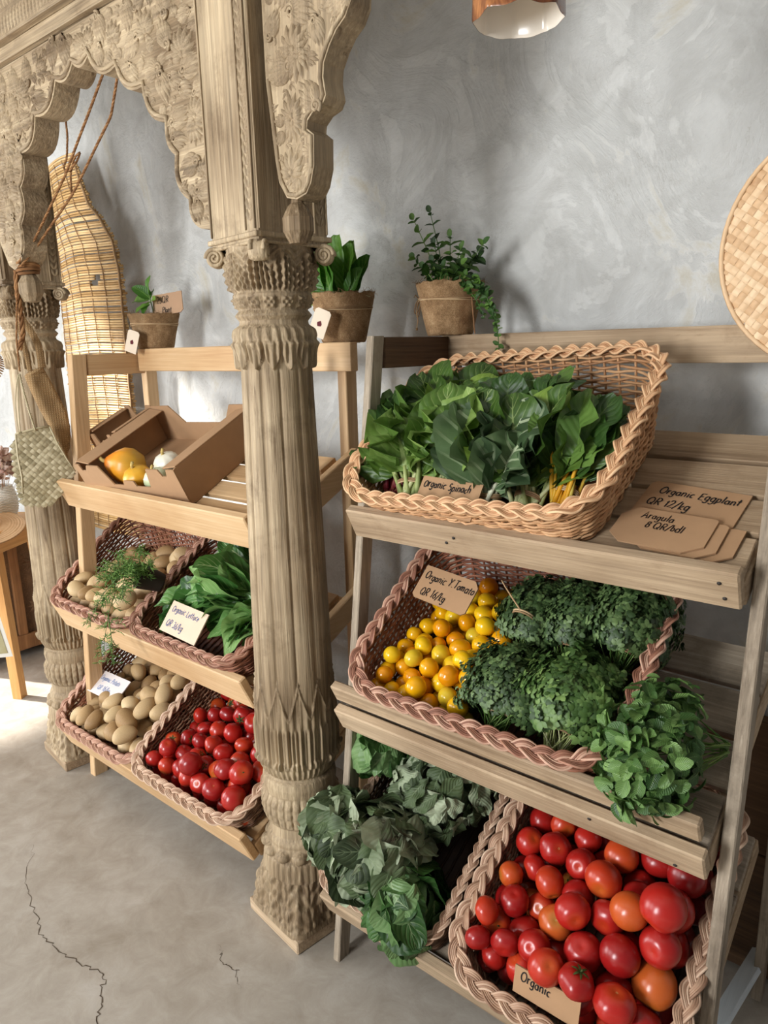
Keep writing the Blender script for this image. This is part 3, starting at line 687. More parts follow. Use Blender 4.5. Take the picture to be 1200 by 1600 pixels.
B_TOML = basket('pale-rimmed wicker basket of red tomatoes on the bottom tier of the pine shelf', LF[2], -1.465, 0.028, 0.390, 0.350, 0.085, 0.135, (GREYWK, GREYR), 0.028, 0.0, 0.045, seed=9, nfloor=0.054)

# ---------------------------------------------------------------- round produce
def pack(n, rad, w, d, tilt, seed, vmax=0.42, iters=500, floor=0.006, hf=0.08, vmin=-0.5):
    """settle n balls in a box: gravity pulls to the floor and slightly to the front"""
    rng = np.random.default_rng(seed); P = np.c_[(rng.random(n) - .5) * (w - 2 * rad.max()), (vmin + rng.random(n) * (vmax - vmin)) * d, 0.05 + rng.random(n) * 0.25]
    g = np.array([0, -math.sin(tilt), -math.cos(tilt)]) * 0.0006; Vv = np.zeros((n, 3)); I = np.arange(n)
    for it in range(iters):
        Vv = Vv * 0.86 + g; Q = P + Vv
        for _ in range(3):
            D = Q[:, None] - Q[None]; L = np.linalg.norm(D, axis=2) + np.eye(n); S = rad[:, None] + rad[None]; ov = np.clip(S * 0.985 - L, 0, None); ov[I, I] = 0
            Q = Q + (D / L[..., None] * ov[..., None]).sum(1) * 0.30
            Q[:, 0] = np.clip(Q[:, 0], -w / 2 + rad, w / 2 - rad); Q[:, 1] = np.clip(Q[:, 1], -d / 2 + rad, d / 2 - rad); Q[:, 2] = np.maximum(Q[:, 2], floor + rad)
        Vv = Q - P; P = Q
    return P
CAMP = np.array([0, 0, CAM_H]); CR = np.array(CAM_R)
def visible(world, rad, others=None, thr=0.03):
    rng = np.random.default_rng(1); out = []; n = len(world)
    for i in range(n):
        c = world[i]; to = nrm(CAMP - c); S = rng.normal(0, 1, (40, 3)); S /= np.linalg.norm(S, axis=1)[:, None]; S[(S @ to) < 0] *= -1
        p = c + S * rad[i] * 1.01; d = CAMP - p; L = np.linalg.norm(d, axis=1); d /= L[:, None]; blocked = np.zeros(40, bool)
        for j in range(n):
            if j == i: continue
            o = world[j] - p; tt = (o * d).sum(1); m2 = (o * o).sum(1) - tt ** 2; blocked |= (tt > 0) & (m2 < rad[j] ** 2)
        q = CR.T @ (c - CAMP); uu = 600 + 1120 * q[0] / q[2]; vv = 800 + 1120 * q[1] / q[2]
        out.append((~blocked).mean() > thr and -60 < uu < 1260 and -60 < vv < 1660)
    return np.array(out)
def rows_labels(P, step):
    """(row from the front, place from the left) for every item"""
    v = P[:, 1]; row = np.floor((v - v.min()) / step + 1e-6).astype(int); u = sorted(set(row)); row = np.array([u.index(r) for r in row]); res = [None] * len(P)
    for r in set(row):
        ii = np.where(row == r)[0]; ii = ii[np.argsort(P[ii, 0])]
        for k, i in enumerate(ii): res[i] = (r + 1, k + 1)
    return res

def fruit_mat(name, stops, rough=0.28, spec=0.5, blotch=0.18):
    t = NT(name); tone = t.attr('tone', 'OBJECT').outputs['Fac']; a = t.sep(t.attr().outputs['Vector']); n = t.noise(t.coord((1, 1, 1)), 22, 4)
    f = t.math('ADD', tone, t.math('MULTIPLY', t.math('SUBTRACT', n, 0.5), blotch)); f = t.math('ADD', f, t.math('MULTIPLY', a[0], 0.5))
    t.col(t.ramp(f, stops)); t.rough(rough, spec); return t.m
TOMATO = fruit_mat('tomato_skin', [(0.0, srgb(140, 20, 20)), (0.35, srgb(172, 34, 26)), (0.55, srgb(186, 62, 28)), (0.8, srgb(190, 98, 38)), (1.0, srgb(160, 122, 50))])
YTOM = fruit_mat('yellow_tomato_skin', [(0.0, srgb(214, 130, 8)), (0.35, srgb(228, 164, 10)), (0.75, srgb(236, 190, 24)), (1.0, srgb(214, 182, 46))], rough=0.2)
CALYX = plain('calyx_green', srgb(70, 84, 38), 0.7, 0.3, 0.3, 60); SCAR = plain('stem_scar', srgb(196, 170, 110), 0.8, 0.2)
def potato_material():
    t = NT('potato_skin'); tone = t.attr('tone', 'OBJECT').outputs['Fac']; v = t.coord((1, 1, 1)); n = t.noise(v, 18, 6); n2 = t.noise(v, 160, 3)
    c = t.ramp(t.math('ADD', t.math('MULTIPLY', tone, 0.5), t.math('MULTIPLY', n, 0.5)), [(0.2, srgb(140, 108, 70)), (0.5, srgb(182, 150, 106)), (0.8, srgb(208, 182, 140))])
    c = t.mix(t.ramp(n2, [(0.62, (0, 0, 0)), (0.72, (0.6, 0.6, 0.6))]), c, srgb(120, 92, 60)); t.col(c); t.rough(0.55, 0.3); t.bump(n2, 0.2, 0.001); return t.m
POTATO = potato_material()
def tomato_mesh(name, seed, mat, sq=0.86, lobes=0.03, elong=1.0):
    rng = np.random.default_rng(seed); k, m = 28, 16; ph = np.linspace(0, PI, m + 1)[:, None]; th = np.linspace(0, 2 * PI, k, endpoint=False)[None]
    R = 1 + lobes * np.cos(th * 5 + rng.random() * 6) * np.sin(ph) * (0.4 + 0.6 * np.cos(ph / 2)) + 0.03 * np.cos(th * 2 + rng.random() * 6) * np.sin(ph)
    dimp = 0.16 * np.exp(-(ph / 0.30) ** 2) if lobes else 0.03 * np.exp(-(ph / 0.3) ** 2)
    P = np.stack([R * np.sin(ph) * np.cos(th), R * np.sin(ph) * np.sin(th), (np.cos(ph) - dimp) * sq * elong * np.ones_like(th)], -1)
    A = np.zeros(P.shape); A[..., 0] = np.exp(-(ph / 0.55) ** 2) * (0.55 if lobes else 0.1) + 0 * th
    mb = MB(); mb.grid(P, A, cv=True); return mb.mesh(name, mat)
TM = [tomato_mesh('tomato', s, TOMATO, q, l) for s, q, l in ((1, .84, .03), (2, .9, .015), (3, .78, .045), (4, .95, .012), (5, 1.06, .01))]
YM = [tomato_mesh('yellow_tomato', s, YTOM, q, 0) for s, q in ((1, .92), (2, 1.0), (3, 1.12))]
def calyx_mesh():
    mb = MB()
    for i in range(6):
        a = i * PI / 3 + 0.2 * math.sin(i * 7); s = np.linspace(0, 1, 6); w = 0.075 * np.sin(PI * np.clip(s * 0.86 + 0.1, 0, 1)); x = s * 0.52; z = 0.70 + 0.10 * np.sin(s * PI) + 0.14 * s * math.sin(i * 3.1)
        c = np.c_[x * math.cos(a), x * math.sin(a), z]; sd = np.array([-math.sin(a), math.cos(a), 0])
        mb.grid(np.stack([c - sd * w[:, None], c + np.array([0, 0, .02]), c + sd * w[:, None]], 1))
    mb.tube([(0, 0, 0.66), (0.02, 0, 0.82), (0.06, 0.02, 0.92)], [0.055, 0.05, 0.06], 6); return mb.mesh('calyx', CALYX)
def scar_mesh():
    mb = MB(); mb.lathe([(0, .70), (0.05, .715), (0.12, .705), (0.15, .66)], 14); return mb.mesh('stem_scar', SCAR)
CALM, SCARM = calyx_mesh(), scar_mesh()
def rand_rot(rng, up=None, amount=1.0):
    a = rng.normal(0, amount, 2); return Matrix.Rotation(rng.random() * 6.28, 4, 'Z') @ Matrix.Rotation(a[0], 4, 'X') @ Matrix.Rotation(a[1], 4, 'Y')
def tomatoes(B, n, rmin, rmax, seed, where, group, tilt=0.13, vmax=0.40, tones=(0.0, 0.75), w=None, front=0.0):
    rng = np.random.default_rng(seed); rad = rmin + (rmax - rmin) * rng.random(n) ** 1.3
    P = pack(n, rad, (w or B.w) + 0.02, B.d - front, tilt, seed, vmax); P[:, 1] += front / 2; Wd = np.array([tuple(B.M @ Vector(p)) for p in P]); vis = visible(Wd, rad)
    P, rad, Wd = P[vis], rad[vis], Wd[vis]; lab = rows_labels(P, 1.5 * rad.mean())
    for i in range(len(P)):
        k = int(rng.integers(0, 5)); tone = float(np.clip(tones[0] + (tones[1] - tones[0]) * rng.random() ** 1.35, 0, 1)); top = rng.random()
        kind = 'calyx' if top < 0.16 else ('scar' if top < 0.36 else '')
        colr = 'deep red' if tone < 0.2 else ('bright red' if tone < 0.42 else ('orange-red' if tone < 0.6 else 'orange'))
        extra = ' with green calyx' if kind == 'calyx' else (' with stem scar' if kind == 'scar' else '')
        r, c = lab[i]; label = f'{colr} tomato{extra}, {ORD[c]} along {ORD[r]} row from front, {where}'
        to = (Vector(CAMP) - Vector(Wd[i])).normalized() if kind else None
        if kind:      # the stem end is turned up towards the room
            ax = (to + Vector(rng.normal(0, 0.5, 3)) + Vector((0, 0, 0.3))).normalized(); rot = Vector((0, 0, 1)).rotation_difference(ax).to_matrix().to_4x4()
        else: rot = Matrix.Rotation(PI * 0.75 + rng.normal(0, .5), 4, 'X') @ rand_rot(rng, amount=.7)
        o = bpy.data.objects.new('tomato', TM[k]); COL.objects.link(o); o.matrix_world = Matrix.Translation(Vector(Wd[i])) @ rot @ Matrix.Scale(rad[i], 4)
        o['tone'] = tone * 0.95 + 0.02; setp(o, label, 'tomato', group)
        if kind: part('calyx' if kind == 'calyx' else 'stem_scar', CALM if kind == 'calyx' else SCARM, None, o)
tomatoes(B_RTOM, 122, 0.0235, 0.0345, 21, 'lower right basket', 'red tomatoes in the lower right basket', tilt=0.10, vmax=0.45, front=0.012)
tomatoes(B_TOML, 92, 0.0225, 0.0315, 22, 'left bottom basket', 'red tomatoes in the basket left of the near column', tilt=0.10, vmax=0.45, tones=(0.0, 0.62))
def yellows(B, n, rmin, rmax, seed):
    rng = np.random.default_rng(seed); rad = rmin + (rmax - rmin) * rng.random(n); w = 0.235; P = pack(n, rad, w, B.d, 0.10, seed, 0.36); P[:, 0] += -B.w / 2 + w / 2 - 0.008
    Wd = np.array([tuple(B.M @ Vector(p)) for p in P]); vis = visible(Wd, rad); P, rad, Wd = P[vis], rad[vis], Wd[vis]; lab = rows_labels(P, 1.5 * rad.mean())
    for i in range(len(P)):
        o = bpy.data.objects.new('yellow_tomato', YM[int(rng.integers(0, 3))]); COL.objects.link(o); o.matrix_world = Matrix.Translation(Vector(Wd[i])) @ rand_rot(rng, amount=1.5) @ Matrix.Scale(rad[i], 4)
        t = float(rng.random()); o['tone'] = t; r, c = lab[i]; col = 'orange-yellow' if t < 0.35 else ('golden yellow' if t < 0.75 else 'lemon yellow')
        setp(o, f'{col} small tomato, {ORD[c]} along {ORD[r]} row from front, middle basket', 'tomato', 'yellow tomatoes in the middle basket')
yellows(B_YTOM, 116, 0.0168, 0.0218, 31)
def potato_mesh(seed):
    rng = np.random.default_rng(seed); mb = MB(); k, m = 20, 14; ph = np.linspace(0, PI, m + 1)[:, None]; th = np.linspace(0, 2 * PI, k, endpoint=False)[None]
    P = np.stack([np.sin(ph) * np.cos(th), np.sin(ph) * np.sin(th), np.cos(ph) * np.ones_like(th)], -1); R = np.ones(P.shape[:2])
    for _ in range(5):
        d = nrm(rng.normal(0, 1, 3)); R += rng.normal(0, 0.07) * np.exp(-((P - d) ** 2).sum(-1) / 0.6)
    P = P * R[..., None] * np.array([1.0, 0.86, 1.30 + 0.2 * rng.random()]); P[..., 0] += 0.12 * P[..., 2] ** 2 * rng.normal(0, 1); mb.grid(P, cv=True); return mb.mesh('potato', POTATO)
PM = [potato_mesh(s) for s in range(6)]
def potatoes(B, n, rmin, rmax, seed, where, group, vmax, tilt=0.10, vmin=-0.5):
    rng = np.random.default_rng(seed); rad = rmin + (rmax - rmin) * rng.random(n); P = pack(n, rad * 1.10, B.w + 0.01, B.d, tilt, seed, vmax); Wd = np.array([tuple(B.M @ Vector(p)) for p in P])
    vis = visible(Wd, rad * 1.05); P, rad, Wd = P[vis], rad[vis], Wd[vis]; lab = rows_labels(P, 1.7 * rad.mean())
    for i in range(len(P)):
        o = bpy.data.objects.new('potato', PM[int(rng.integers(0, 6))]); COL.objects.link(o)
        o.matrix_world = Matrix.Translation(Vector(Wd[i])) @ B.M.to_3x3().to_4x4() @ Matrix.Rotation(rng.random() * 6.28, 4, 'Z') @ Matrix.Rotation(PI / 2 + rng.normal(0, .25), 4, 'X') @ Matrix.Scale(rad[i] * 0.98, 4)
        o['tone'] = float(rng.random()); r, c = lab[i]; sz = 'small' if rad[i] < rmin + 0.3 * (rmax - rmin) else ('large' if rad[i] > rmin + 0.7 * (rmax - rmin) else 'medium')
        setp(o, f'{sz} pale potato, {ORD[c]} along {ORD[r]} row from front, {where}', 'potato', group)
potatoes(B_POTM, 46, 0.021, 0.031, 41, 'middle potato basket', 'potatoes in the middle basket', 0.10)
potatoes(B_POTL, 62, 0.021, 0.030, 42, 'bottom potato basket', 'potatoes in the bottom basket', 0.40)
# ---------------------------------------------------------------- leaves
def leaf(mb, base, d, up, L, Wd, rng, nu=12, nv=9, shape='ovate', curl=0.8, cup=0.15, wave=0.12, freq=2.2, rnd=None, droop=0.0):
    """one leaf blade from base along d, face towards up; pa = (lateral, along, random)"""
    d = nrm(d); up = np.asarray(up, float); up = nrm(up - d * (up @ d)); x = np.cross(d, up)
    s = np.linspace(0, 1, nu)
    if shape == 'ovate': w = np.sqrt(np.clip(np.sin(PI * np.clip(s * 0.97 + 0.015, 0.0, 1) ** 0.80), 0, 1))
    elif shape == 'round': w = np.sqrt(np.clip(1 - (2 * np.clip(s * 0.94 + 0.06, 0, 1) - 1) ** 2, 0, 1))
    elif shape == 'lance': w = np.sin(PI * np.clip(s, 0, 1) ** 0.6) ** 0.9
    else: w = np.sin(PI * np.clip(s * 0.93 + 0.03, 0, 1) ** 1.25) ** 0.8          # spoon
    w = np.maximum(w, 0.03) * Wd / 2
    th = curl * (s ** 1.3) + droop * s; ds = L / (nu - 1)
    cy = np.concatenate([[0], np.cumsum(np.cos((th[1:] + th[:-1]) / 2) * ds)]); cz = -np.concatenate([[0], np.cumsum(np.sin((th[1:] + th[:-1]) / 2) * ds)])
    t = np.linspace(-1, 1, nv); p1, p2 = rng.random(2) * 6.28; side = rng.normal(0, 0.10) * L * s ** 2
    wv = wave * Wd * np.abs(t)[None] ** 1.6 * (np.sin(freq * 2 * PI * s[:, None] + p1) * (t[None] < 0) + np.sin(freq * 2 * PI * s[:, None] + p2) * (t[None] > 0)) * np.sin(PI * np.clip(s[:, None], .05, .95))
    wv = wv + wave * 0.35 * Wd * np.sin(s[:, None] * 11 + p1) * np.cos(t[None] * 4 + p2) * (np.abs(t)[None] > 0.1)
    hz = wv + cup * w[:, None] * (t[None] ** 2) * 1.6; lat = w[:, None] * t[None]
    nz = np.cos(th)[:, None]; ny = np.sin(th)[:, None]
    X = lat + side[:, None]; Y = cy[:, None] + hz * ny; Zz = cz[:, None] + hz * nz
    P = np.asarray(base) + X[..., None] * x + Y[..., None] * d + Zz[..., None] * up
    r = rng.random() if rnd is None else rnd
    A = np.stack([np.broadcast_to(t[None], X.shape), np.broadcast_to(s[:, None], X.shape), np.full(X.shape, r)], -1)
    mb.grid(P, A)
def stalk(mb, p0, p1, r0, r1, rng, sag=0.0, k=6, rnd=None, flat=1.0):
    p0 = np.asarray(p0, float); p1 = np.asarray(p1, float); m = (p0 + p1) / 2 + np.array([0, 0, sag]) + rng.normal(0, 0.003, 3); s = np.linspace(0, 1, 6)[:, None]
    P = (1 - s) ** 2 * p0 + 2 * s * (1 - s) * m + s ** 2 * p1
    mb.tube(P, np.linspace(r0, r1, 6), k, A=(rng.random() if rnd is None else rnd, 0, 0))
def unit_spread(rng, main, amt):
    return nrm(np.asarray(main, float) + rng.normal(0, 1, 3) * amt)
def bunch(name, label, B, base, main, n, L, Wd, stem, lm, sm, seed, spread=0.30, shape='ovate', curl=0.7, wave=0.14, srad=0.004, tie=True, up=(0, -0.35, 1), group=None, cup=0.1, freq=2.2, lift=0.25, tie_r=None, M=None, nv=9, catg='greens', fan=1.0):
    """stems gathered at base (basket coordinates), leaves fanning out along main"""
    rng = np.random.default_rng(seed); M = (B.M if M is None else M) @ Matrix.Translation(Vector(base)); t = thing(name, label, catg, M, group)
    lv = MB(); st = MB(); main = nrm(main); upv = nrm(up); sx = nrm(np.cross(main, upv)); gather = main * stem * 0.55
    R = tie_r or srad * math.sqrt(n) * 0.95
    for i in range(n):
        a = rng.random() * 6.28; q = math.sqrt(rng.random()) * R; off = sx * q * math.cos(a) + upv * q * 0.7 * math.sin(a); frac = i / max(1, n - 1)
        dd = nrm(main + sx * rng.normal(0, spread * fan) + upv * (lift * (rng.random() - 0.25) + 0.0) + main * rng.normal(0, 0.05)); ln = stem * (0.75 + 0.5 * rng.random())
        tail = -main * stem * 0.12 * rng.random() + off * 1.15 ; p1 = off + gather * 0 + dd * ln
        stalk(st, tail, p1, srad * (0.9 + 0.3 * rng.random()), srad * 0.65, rng)
        l = L * (0.7 + 0.5 * rng.random()); u2 = nrm(upv + rng.normal(0, 0.35, 3) + sx * rng.normal(0, 0.25))
        leaf(lv, p1 - dd * 0.01, dd, u2, l, Wd * (0.75 + 0.5 * rng.random()), rng, shape=shape, curl=curl * (0.5 + rng.random()), wave=wave, cup=cup, freq=freq, nv=nv)
    part('leaves', lv, lm, t); part('stems', st, sm, t)
    if tie:
        tb = MB()
        for k in (0, 1, 2):
            th = np.linspace(0, 2 * PI, 26, endpoint=False); c = main * (stem * 0.30 + 0.003 * k)
            P = c + (R + srad * 1.0) * (np.cos(th)[:, None] * sx + 0.74 * np.sin(th)[:, None] * upv); tb.tube(P, 0.0016, 5, closed=True, A=(rng.random(), 0, 0))
        part('twine_tie', tb, TWINE, t)
    return t
CHARD = leaf_mat('chard_leaf', srgb(58, 86, 30), srgb(102, 136, 56), srgb(156, 182, 100), srgb(176, 192, 122), 0.75, transl=0.25)
KALE = leaf_mat('kale_leaf', srgb(40, 58, 34), srgb(66, 90, 54), srgb(110, 134, 92), srgb(202, 214, 176), 0.95, rough=0.55, veins=5, mw=0.13, vt=0.80)
COLLARD = leaf_mat('collard_leaf', srgb(40, 64, 22), srgb(76, 108, 42), srgb(134, 162, 66), srgb(158, 176, 106), 0.6, transl=0.25)
SPIN = leaf_mat('dark_spinach_leaf', srgb(34, 58, 22), srgb(60, 92, 38), srgb(104, 136, 62), srgb(120, 146, 80), 0.4)
LETT = leaf_mat('lettuce_leaf', srgb(44, 84, 36), srgb(88, 138, 66), srgb(150, 188, 114), srgb(190, 208, 152), 0.8, rough=0.35, transl=0.25)
WILT = leaf_mat('wilted_leaf', srgb(36, 48, 26), srgb(86, 104, 66), srgb(182, 192, 160), srgb(140, 156, 116), 0.45, rough=0.6, patch=srgb(66, 58, 40))
WILT2 = leaf_mat('fresh_outer_leaf', srgb(30, 60, 22), srgb(64, 104, 46), srgb(128, 160, 104), srgb(160, 178, 130), 0.55, rough=0.45)
PARS = leaf_mat('parsley_leaf', srgb(36, 54, 27), srgb(62, 86, 46), srgb(112, 136, 82), srgb(90, 120, 60), 0.2, rough=0.5, transl=0.15)
PARSL = leaf_mat('bright_parsley_leaf', srgb(42, 66, 28), srgb(74, 104, 50), srgb(124, 152, 84), srgb(110, 140, 70), 0.2, rough=0.5, transl=0.15)
MINT = leaf_mat('mint_leaf', srgb(36, 68, 26), srgb(74, 108, 52), srgb(128, 162, 90), srgb(140, 170, 100), 0.45, rough=0.42)
MINTD = leaf_mat('trailing_mint_leaf', srgb(26, 50, 18), srgb(52, 88, 32), srgb(96, 132, 50), srgb(120, 150, 80), 0.3)
PALEST = strand_mat('pale_green_stem', [(0.05, srgb(118, 134, 72)), (0.5, srgb(168, 176, 112)), (0.9, srgb(208, 208, 160))])
REDST = strand_mat('red_chard_stem', [(0.05, srgb(86, 14, 26)), (0.5, srgb(128, 24, 38)), (0.8, srgb(150, 90, 70)), (0.95, srgb(170, 150, 110))])
YELST = strand_mat('yellow_chard_stem', [(0.05, srgb(196, 130, 12)), (0.5, srgb(224, 162, 24)), (0.9, srgb(206, 190, 90))])
GRNST = strand_mat('green_stem', [(0.05, srgb(48, 78, 28)), (0.5, srgb(84, 118, 48)), (0.9, srgb(132, 156, 82))])
WHTST = strand_mat('white_stem', [(0.05, srgb(170, 172, 140)), (0.5, srgb(206, 206, 176)), (0.9, srgb(226, 224, 200))])

# top basket: bunches lie with the stems towards the front
b = B_CHARD; y0 = -b.d / 2 + 0.030
bunch('chard_bunch', 'red-stemmed chard bunch at the left end of the top basket', b, (-0.195, y0 + 0.020, 0.022), (-0.16, 0.78, 0.46), 20, 0.135, 0.105, 0.095, SPIN, REDST, 51, spread=0.26, wave=0.20, srad=0.0042, lift=0.5)
bunch('chard_bunch', 'light green frilly leaf bunch with pale stems, second from left in top basket', b, (-0.140, y0 + 0.000, 0.026), (-0.20, 0.76, 0.52), 22, 0.125, 0.125, 0.070, CHARD, PALEST, 52, spread=0.32, wave=0.26, srad=0.0055, freq=3.0, lift=0.6, shape='round', curl=1.0)
bunch('chard_bunch', 'tall pale-stemmed chard bunch with one upright leaf, behind the price card of the top basket', b, (-0.055, y0 + 0.010, 0.026), (-0.06, 0.72, 0.62), 20, 0.145, 0.115, 0.070, CHARD, PALEST, 53, spread=0.30, wave=0.17, srad=0.0055, lift=0.6)
bunch('kale_bunch', 'dark crinkled kale bunch with white veins in the middle of the top basket', b, (0.030, y0 + 0.005, 0.030), (0.0, 0.62, 0.66), 15, 0.150, 0.150, 0.050, KALE, WHTST, 54, spread=0.38, wave=0.13, srad=0.0055, shape='round', cup=0.18, up=(0, -0.85, 0.6), nv=9, curl=0.35, lift=0.4)
bunch('collard_bunch', 'green collard bunch with curled yellowish leaf edges, right of the kale', b, (0.105, y0 + 0.010, 0.026), (0.05, 0.72, 0.62), 20, 0.150, 0.105, 0.060, COLLARD, PALEST, 55, spread=0.30, wave=0.16, srad=0.0048, lift=0.6, curl=0.9)
bunch('chard_bunch', 'yellow-stemmed chard bunch at the right end of the top basket', b, (0.165, y0 + 0.025, 0.026), (0.02, 0.74, 0.60), 24, 0.115, 0.085, 0.080, SPIN, YELST, 56, spread=0.20, wave=0.12, srad=0.0044, lift=0.6)
bunch('spinach_bunch', 'dark spinach bunch tucked at the back of the top basket', b, (0.02, y0 + 0.12, 0.040), (0.10, 0.74, 0.62), 26, 0.120, 0.090, 0.07, SPIN, GRNST, 57, spread=0.55, wave=0.14, srad=0.003, lift=0.5)
bunch('collard_bunch', 'broad collard bunch tucked at the back left of the top basket', b, (-0.13, y0 + 0.12, 0.040), (-0.10, 0.74, 0.62), 22, 0.125, 0.100, 0.07, COLLARD, GRNST, 58, spread=0.50, wave=0.16, srad=0.003, lift=0.5)

# parsley and mint
def sprigs(name, label, M, c, rad, n, lm, sm, seed, size=0.0115, stem_dir=(0, -1, -0.35), stem_len=0.10, nst=50, kind='parsley', group=None, tie=True, tie_c=None):
    """a dome of small leaflets over an ellipsoid, stems gathered below"""
    rng = np.random.default_rng(seed); M = M @ Matrix.Translation(Vector(c)); t = thing(name, label, 'herbs', M, group); lv = MB(); rad = np.array(rad); sd = nrm(stem_dir); root = sd * stem_len
    for i in range(n):
        p = rng.normal(0, 1, 3); p /= np.linalg.norm(p)
        if p @ sd > 0.72 or p[2] < -0.62: continue
        lump = 1 + 0.10 * math.sin(p[0] * 9 + seed) + 0.10 * math.sin(p[1] * 11 + 2 * seed) + 0.08 * math.sin(p[2] * 13)
        pos = rad * p * lump * (0.80 + 0.24 * rng.random()); nn = nrm(p / rad); tg = nrm(np.cross(nn, rng.normal(0, 1, 3))); tg = nrm(tg - sd * 0.55 + nn * (0.15 + 0.45 * rng.random()))
        s = size * (0.65 + 0.7 * rng.random()); r = rng.random()
        if kind == 'parsley':
            x = nrm(np.cross(tg, nn))
            for o, l in ((-0.95, 0.8), (0, 1.0), (0.95, 0.8)):
                d = nrm(tg * math.cos(o) + x * math.sin(o) - nn * 0.25 * rng.random()); y = nrm(np.cross(d, nn)); b0 = pos + d * s * 0.08; w = s * l * 0.34
                P = np.array([b0, b0 + d * s * l * 0.42 - y * w + nn * .1 * w, b0 + d * s * l * 0.5 + nn * 0.12 * s, b0 + d * s * l * 0.42 + y * w + nn * .1 * w, b0 + d * s * l * 0.82 - y * w * 0.75, b0 + d * s * l * 1.05 - nn * .1 * s, b0 + d * s * l * 0.82 + y * w * 0.75])
                lv.add(P, [np.array([[0, 2, 1, 1], [0, 3, 2, 2]])[:, :3], np.array([[1, 2, 5, 4], [2, 3, 6, 5]])], np.array([[0.5, 0.5, r]] * 7))
        else:
            leaf(lv, pos, tg, nrm(nn + rng.normal(0, .3, 3)), s * 1.7, s * 1.25, rng, nu=5, nv=5, curl=0.5, cup=0.25, wave=0.03, rnd=r)
    part('leaves', lv, lm, t)
    st = MB(); R = 0.0019 * math.sqrt(nst)
    for i in range(nst):
        a = rng.random() * 6.28; q = math.sqrt(rng.random()); x = nrm(np.cross(sd, (0, 0, 1))); z = np.cross(x, sd); o = (x * math.cos(a) + z * math.sin(a)) * q
        p = rng.normal(0, 1, 3); p = nrm(p - sd * 0.6); stalk(st, root + o * R * 1.3, rad * p * 0.85, 0.0013, 0.0009, rng, k=5)
    part('stems', st, sm, t)
    if tie:
        tb = MB(); x = nrm(np.cross(sd, (0, 0, 1))); z = np.cross(x, sd); tc = sd * stem_len * 0.55 if tie_c is None else np.array(tie_c)
        for k in range(2):
            th = np.linspace(0, 2 * PI, 20, endpoint=False); P = tc + sd * 0.004 * k + (R * 1.5) * (np.cos(th)[:, None] * x + np.sin(th)[:, None] * z); tb.tube(P, 0.0018, 5, closed=True, A=(rng.random(), 0, 0))
        s = np.linspace(0, 1, 12)[:, None]; up = nrm(z) * (1 if z[2] > 0 else -1)
        tb.tube(tc + up * R * 1.5 + s * (x * 0.06 - sd * 0.05) + up * 0.012 * np.sin(s * PI), 0.0017, 5, A=(0.5, 0, 0)); part('twine_tie', tb, TWINE, t)
    return t
b = B_YTOM; PG = 'parsley bunches in the middle basket'
sprigs('parsley_bunch', 'dark parsley bunch at the back left, next to the yellow tomatoes', b.M, (0.030, 0.070, 0.095), (0.070, 0.085, 0.060), 3400, PARS, GRNST, 61, group=PG, tie_c=(0.0, -0.04, 0.05))
sprigs('parsley_bunch', 'dark parsley bunch in the middle of the back row', b.M, (0.110, 0.085, 0.100), (0.062, 0.085, 0.062), 3200, PARS, GRNST, 62, group=PG)
sprigs('parsley_bunch', 'dark parsley bunch at the back right corner, spilling over the rim', b.M, (0.205, 0.100, 0.105), (0.068, 0.100, 0.075), 3800, PARS, GRNST, 63, group=PG)
sprigs('parsley_bunch', 'dark feathery parsley bunch in front, touching the yellow tomatoes', b.M, (0.050, -0.090, 0.080), (0.088, 0.085, 0.062), 4600, PARS, GRNST, 64, size=0.0100, group=PG, stem_len=0.085)
sprigs('parsley_bunch', 'bright flat-leaf parsley bunch at the front right with its stems over the rim', b.M, (0.162, -0.078, 0.085), (0.082, 0.085, 0.064), 4200, PARSL, PALEST, 65, size=0.0135, group=PG, stem_len=0.10)
sprigs('mint_bunch', 'bright green round-leaved mint bunch lying on the slats right of the middle basket', RF[1], (-0.325, 0.115, 0.125), (0.076, 0.100, 0.072), 900, MINT, GRNST, 66, size=0.0150, kind='mint', stem_dir=(0.75, 0.5, -0.3), stem_len=0.11, nst=26)

# wilted bunches at the lower left of the weathered shelf
def heap(name, label, M, c, rad, n, L, Wd, lm, seed, down=(0, -0.6, -0.8), wave=0.16, curl=0.7, group=None, shape='spoon', catg='greens', sm=None, floorz=None, topbias=-0.35):
    """leaves draped like shingles over a rounded mass"""
    rng = np.random.default_rng(seed); M = M @ Matrix.Translation(Vector(c)); t = thing(name, label, catg, M, group); lv = MB(); st = MB(); rad = np.array(rad); down = nrm(down)
    for i in range(n):
        p = nrm(rng.normal(0, 1, 3))
        if p[2] < topbias: continue
        nn = nrm(p / rad); tg = down - nn * (down @ nn); tg = nrm(nrm(tg) * 0.8 + np.cross(nn, rng.normal(0, 1, 3)) * 0.55 + nn * 0.10); l = L * (0.65 + 0.65 * rng.random())
        pos = rad * p * (0.60 + 0.36 * rng.random()) - tg * l * 0.35
        leaf(lv, pos, tg, nrm(nn + rng.normal(0, .25, 3)), l, Wd * (0.7 + 0.6 * rng.random()), rng, curl=curl * (0.3 + rng.random()), wave=wave * 0.6, cup=-0.3 + 0.5 * rng.random(), shape=shape, freq=2.0)
    part('leaves', lv, lm, t)
    if st.V: part('stems', st, sm or GRNST, t)
    return t
b = B_WILT; G = 'wilted leaf bunches'
heap('wilted_leaf_bunch', 'fresher green leaf bunch rising beside the post at the lower left', b.M, (-0.125, 0.050, 0.165), (0.062, 0.070, 0.090), 46, 0.100, 0.080, WILT2, 71, group=G, curl=0.9)
heap('wilted_leaf_bunch', 'dark shrivelled leaf bunch deep in the lower left basket', b.M, (0.010, 0.040, 0.125), (0.125, 0.125, 0.085), 150, 0.065, 0.050, WILT, 72, group=G, wave=0.26)
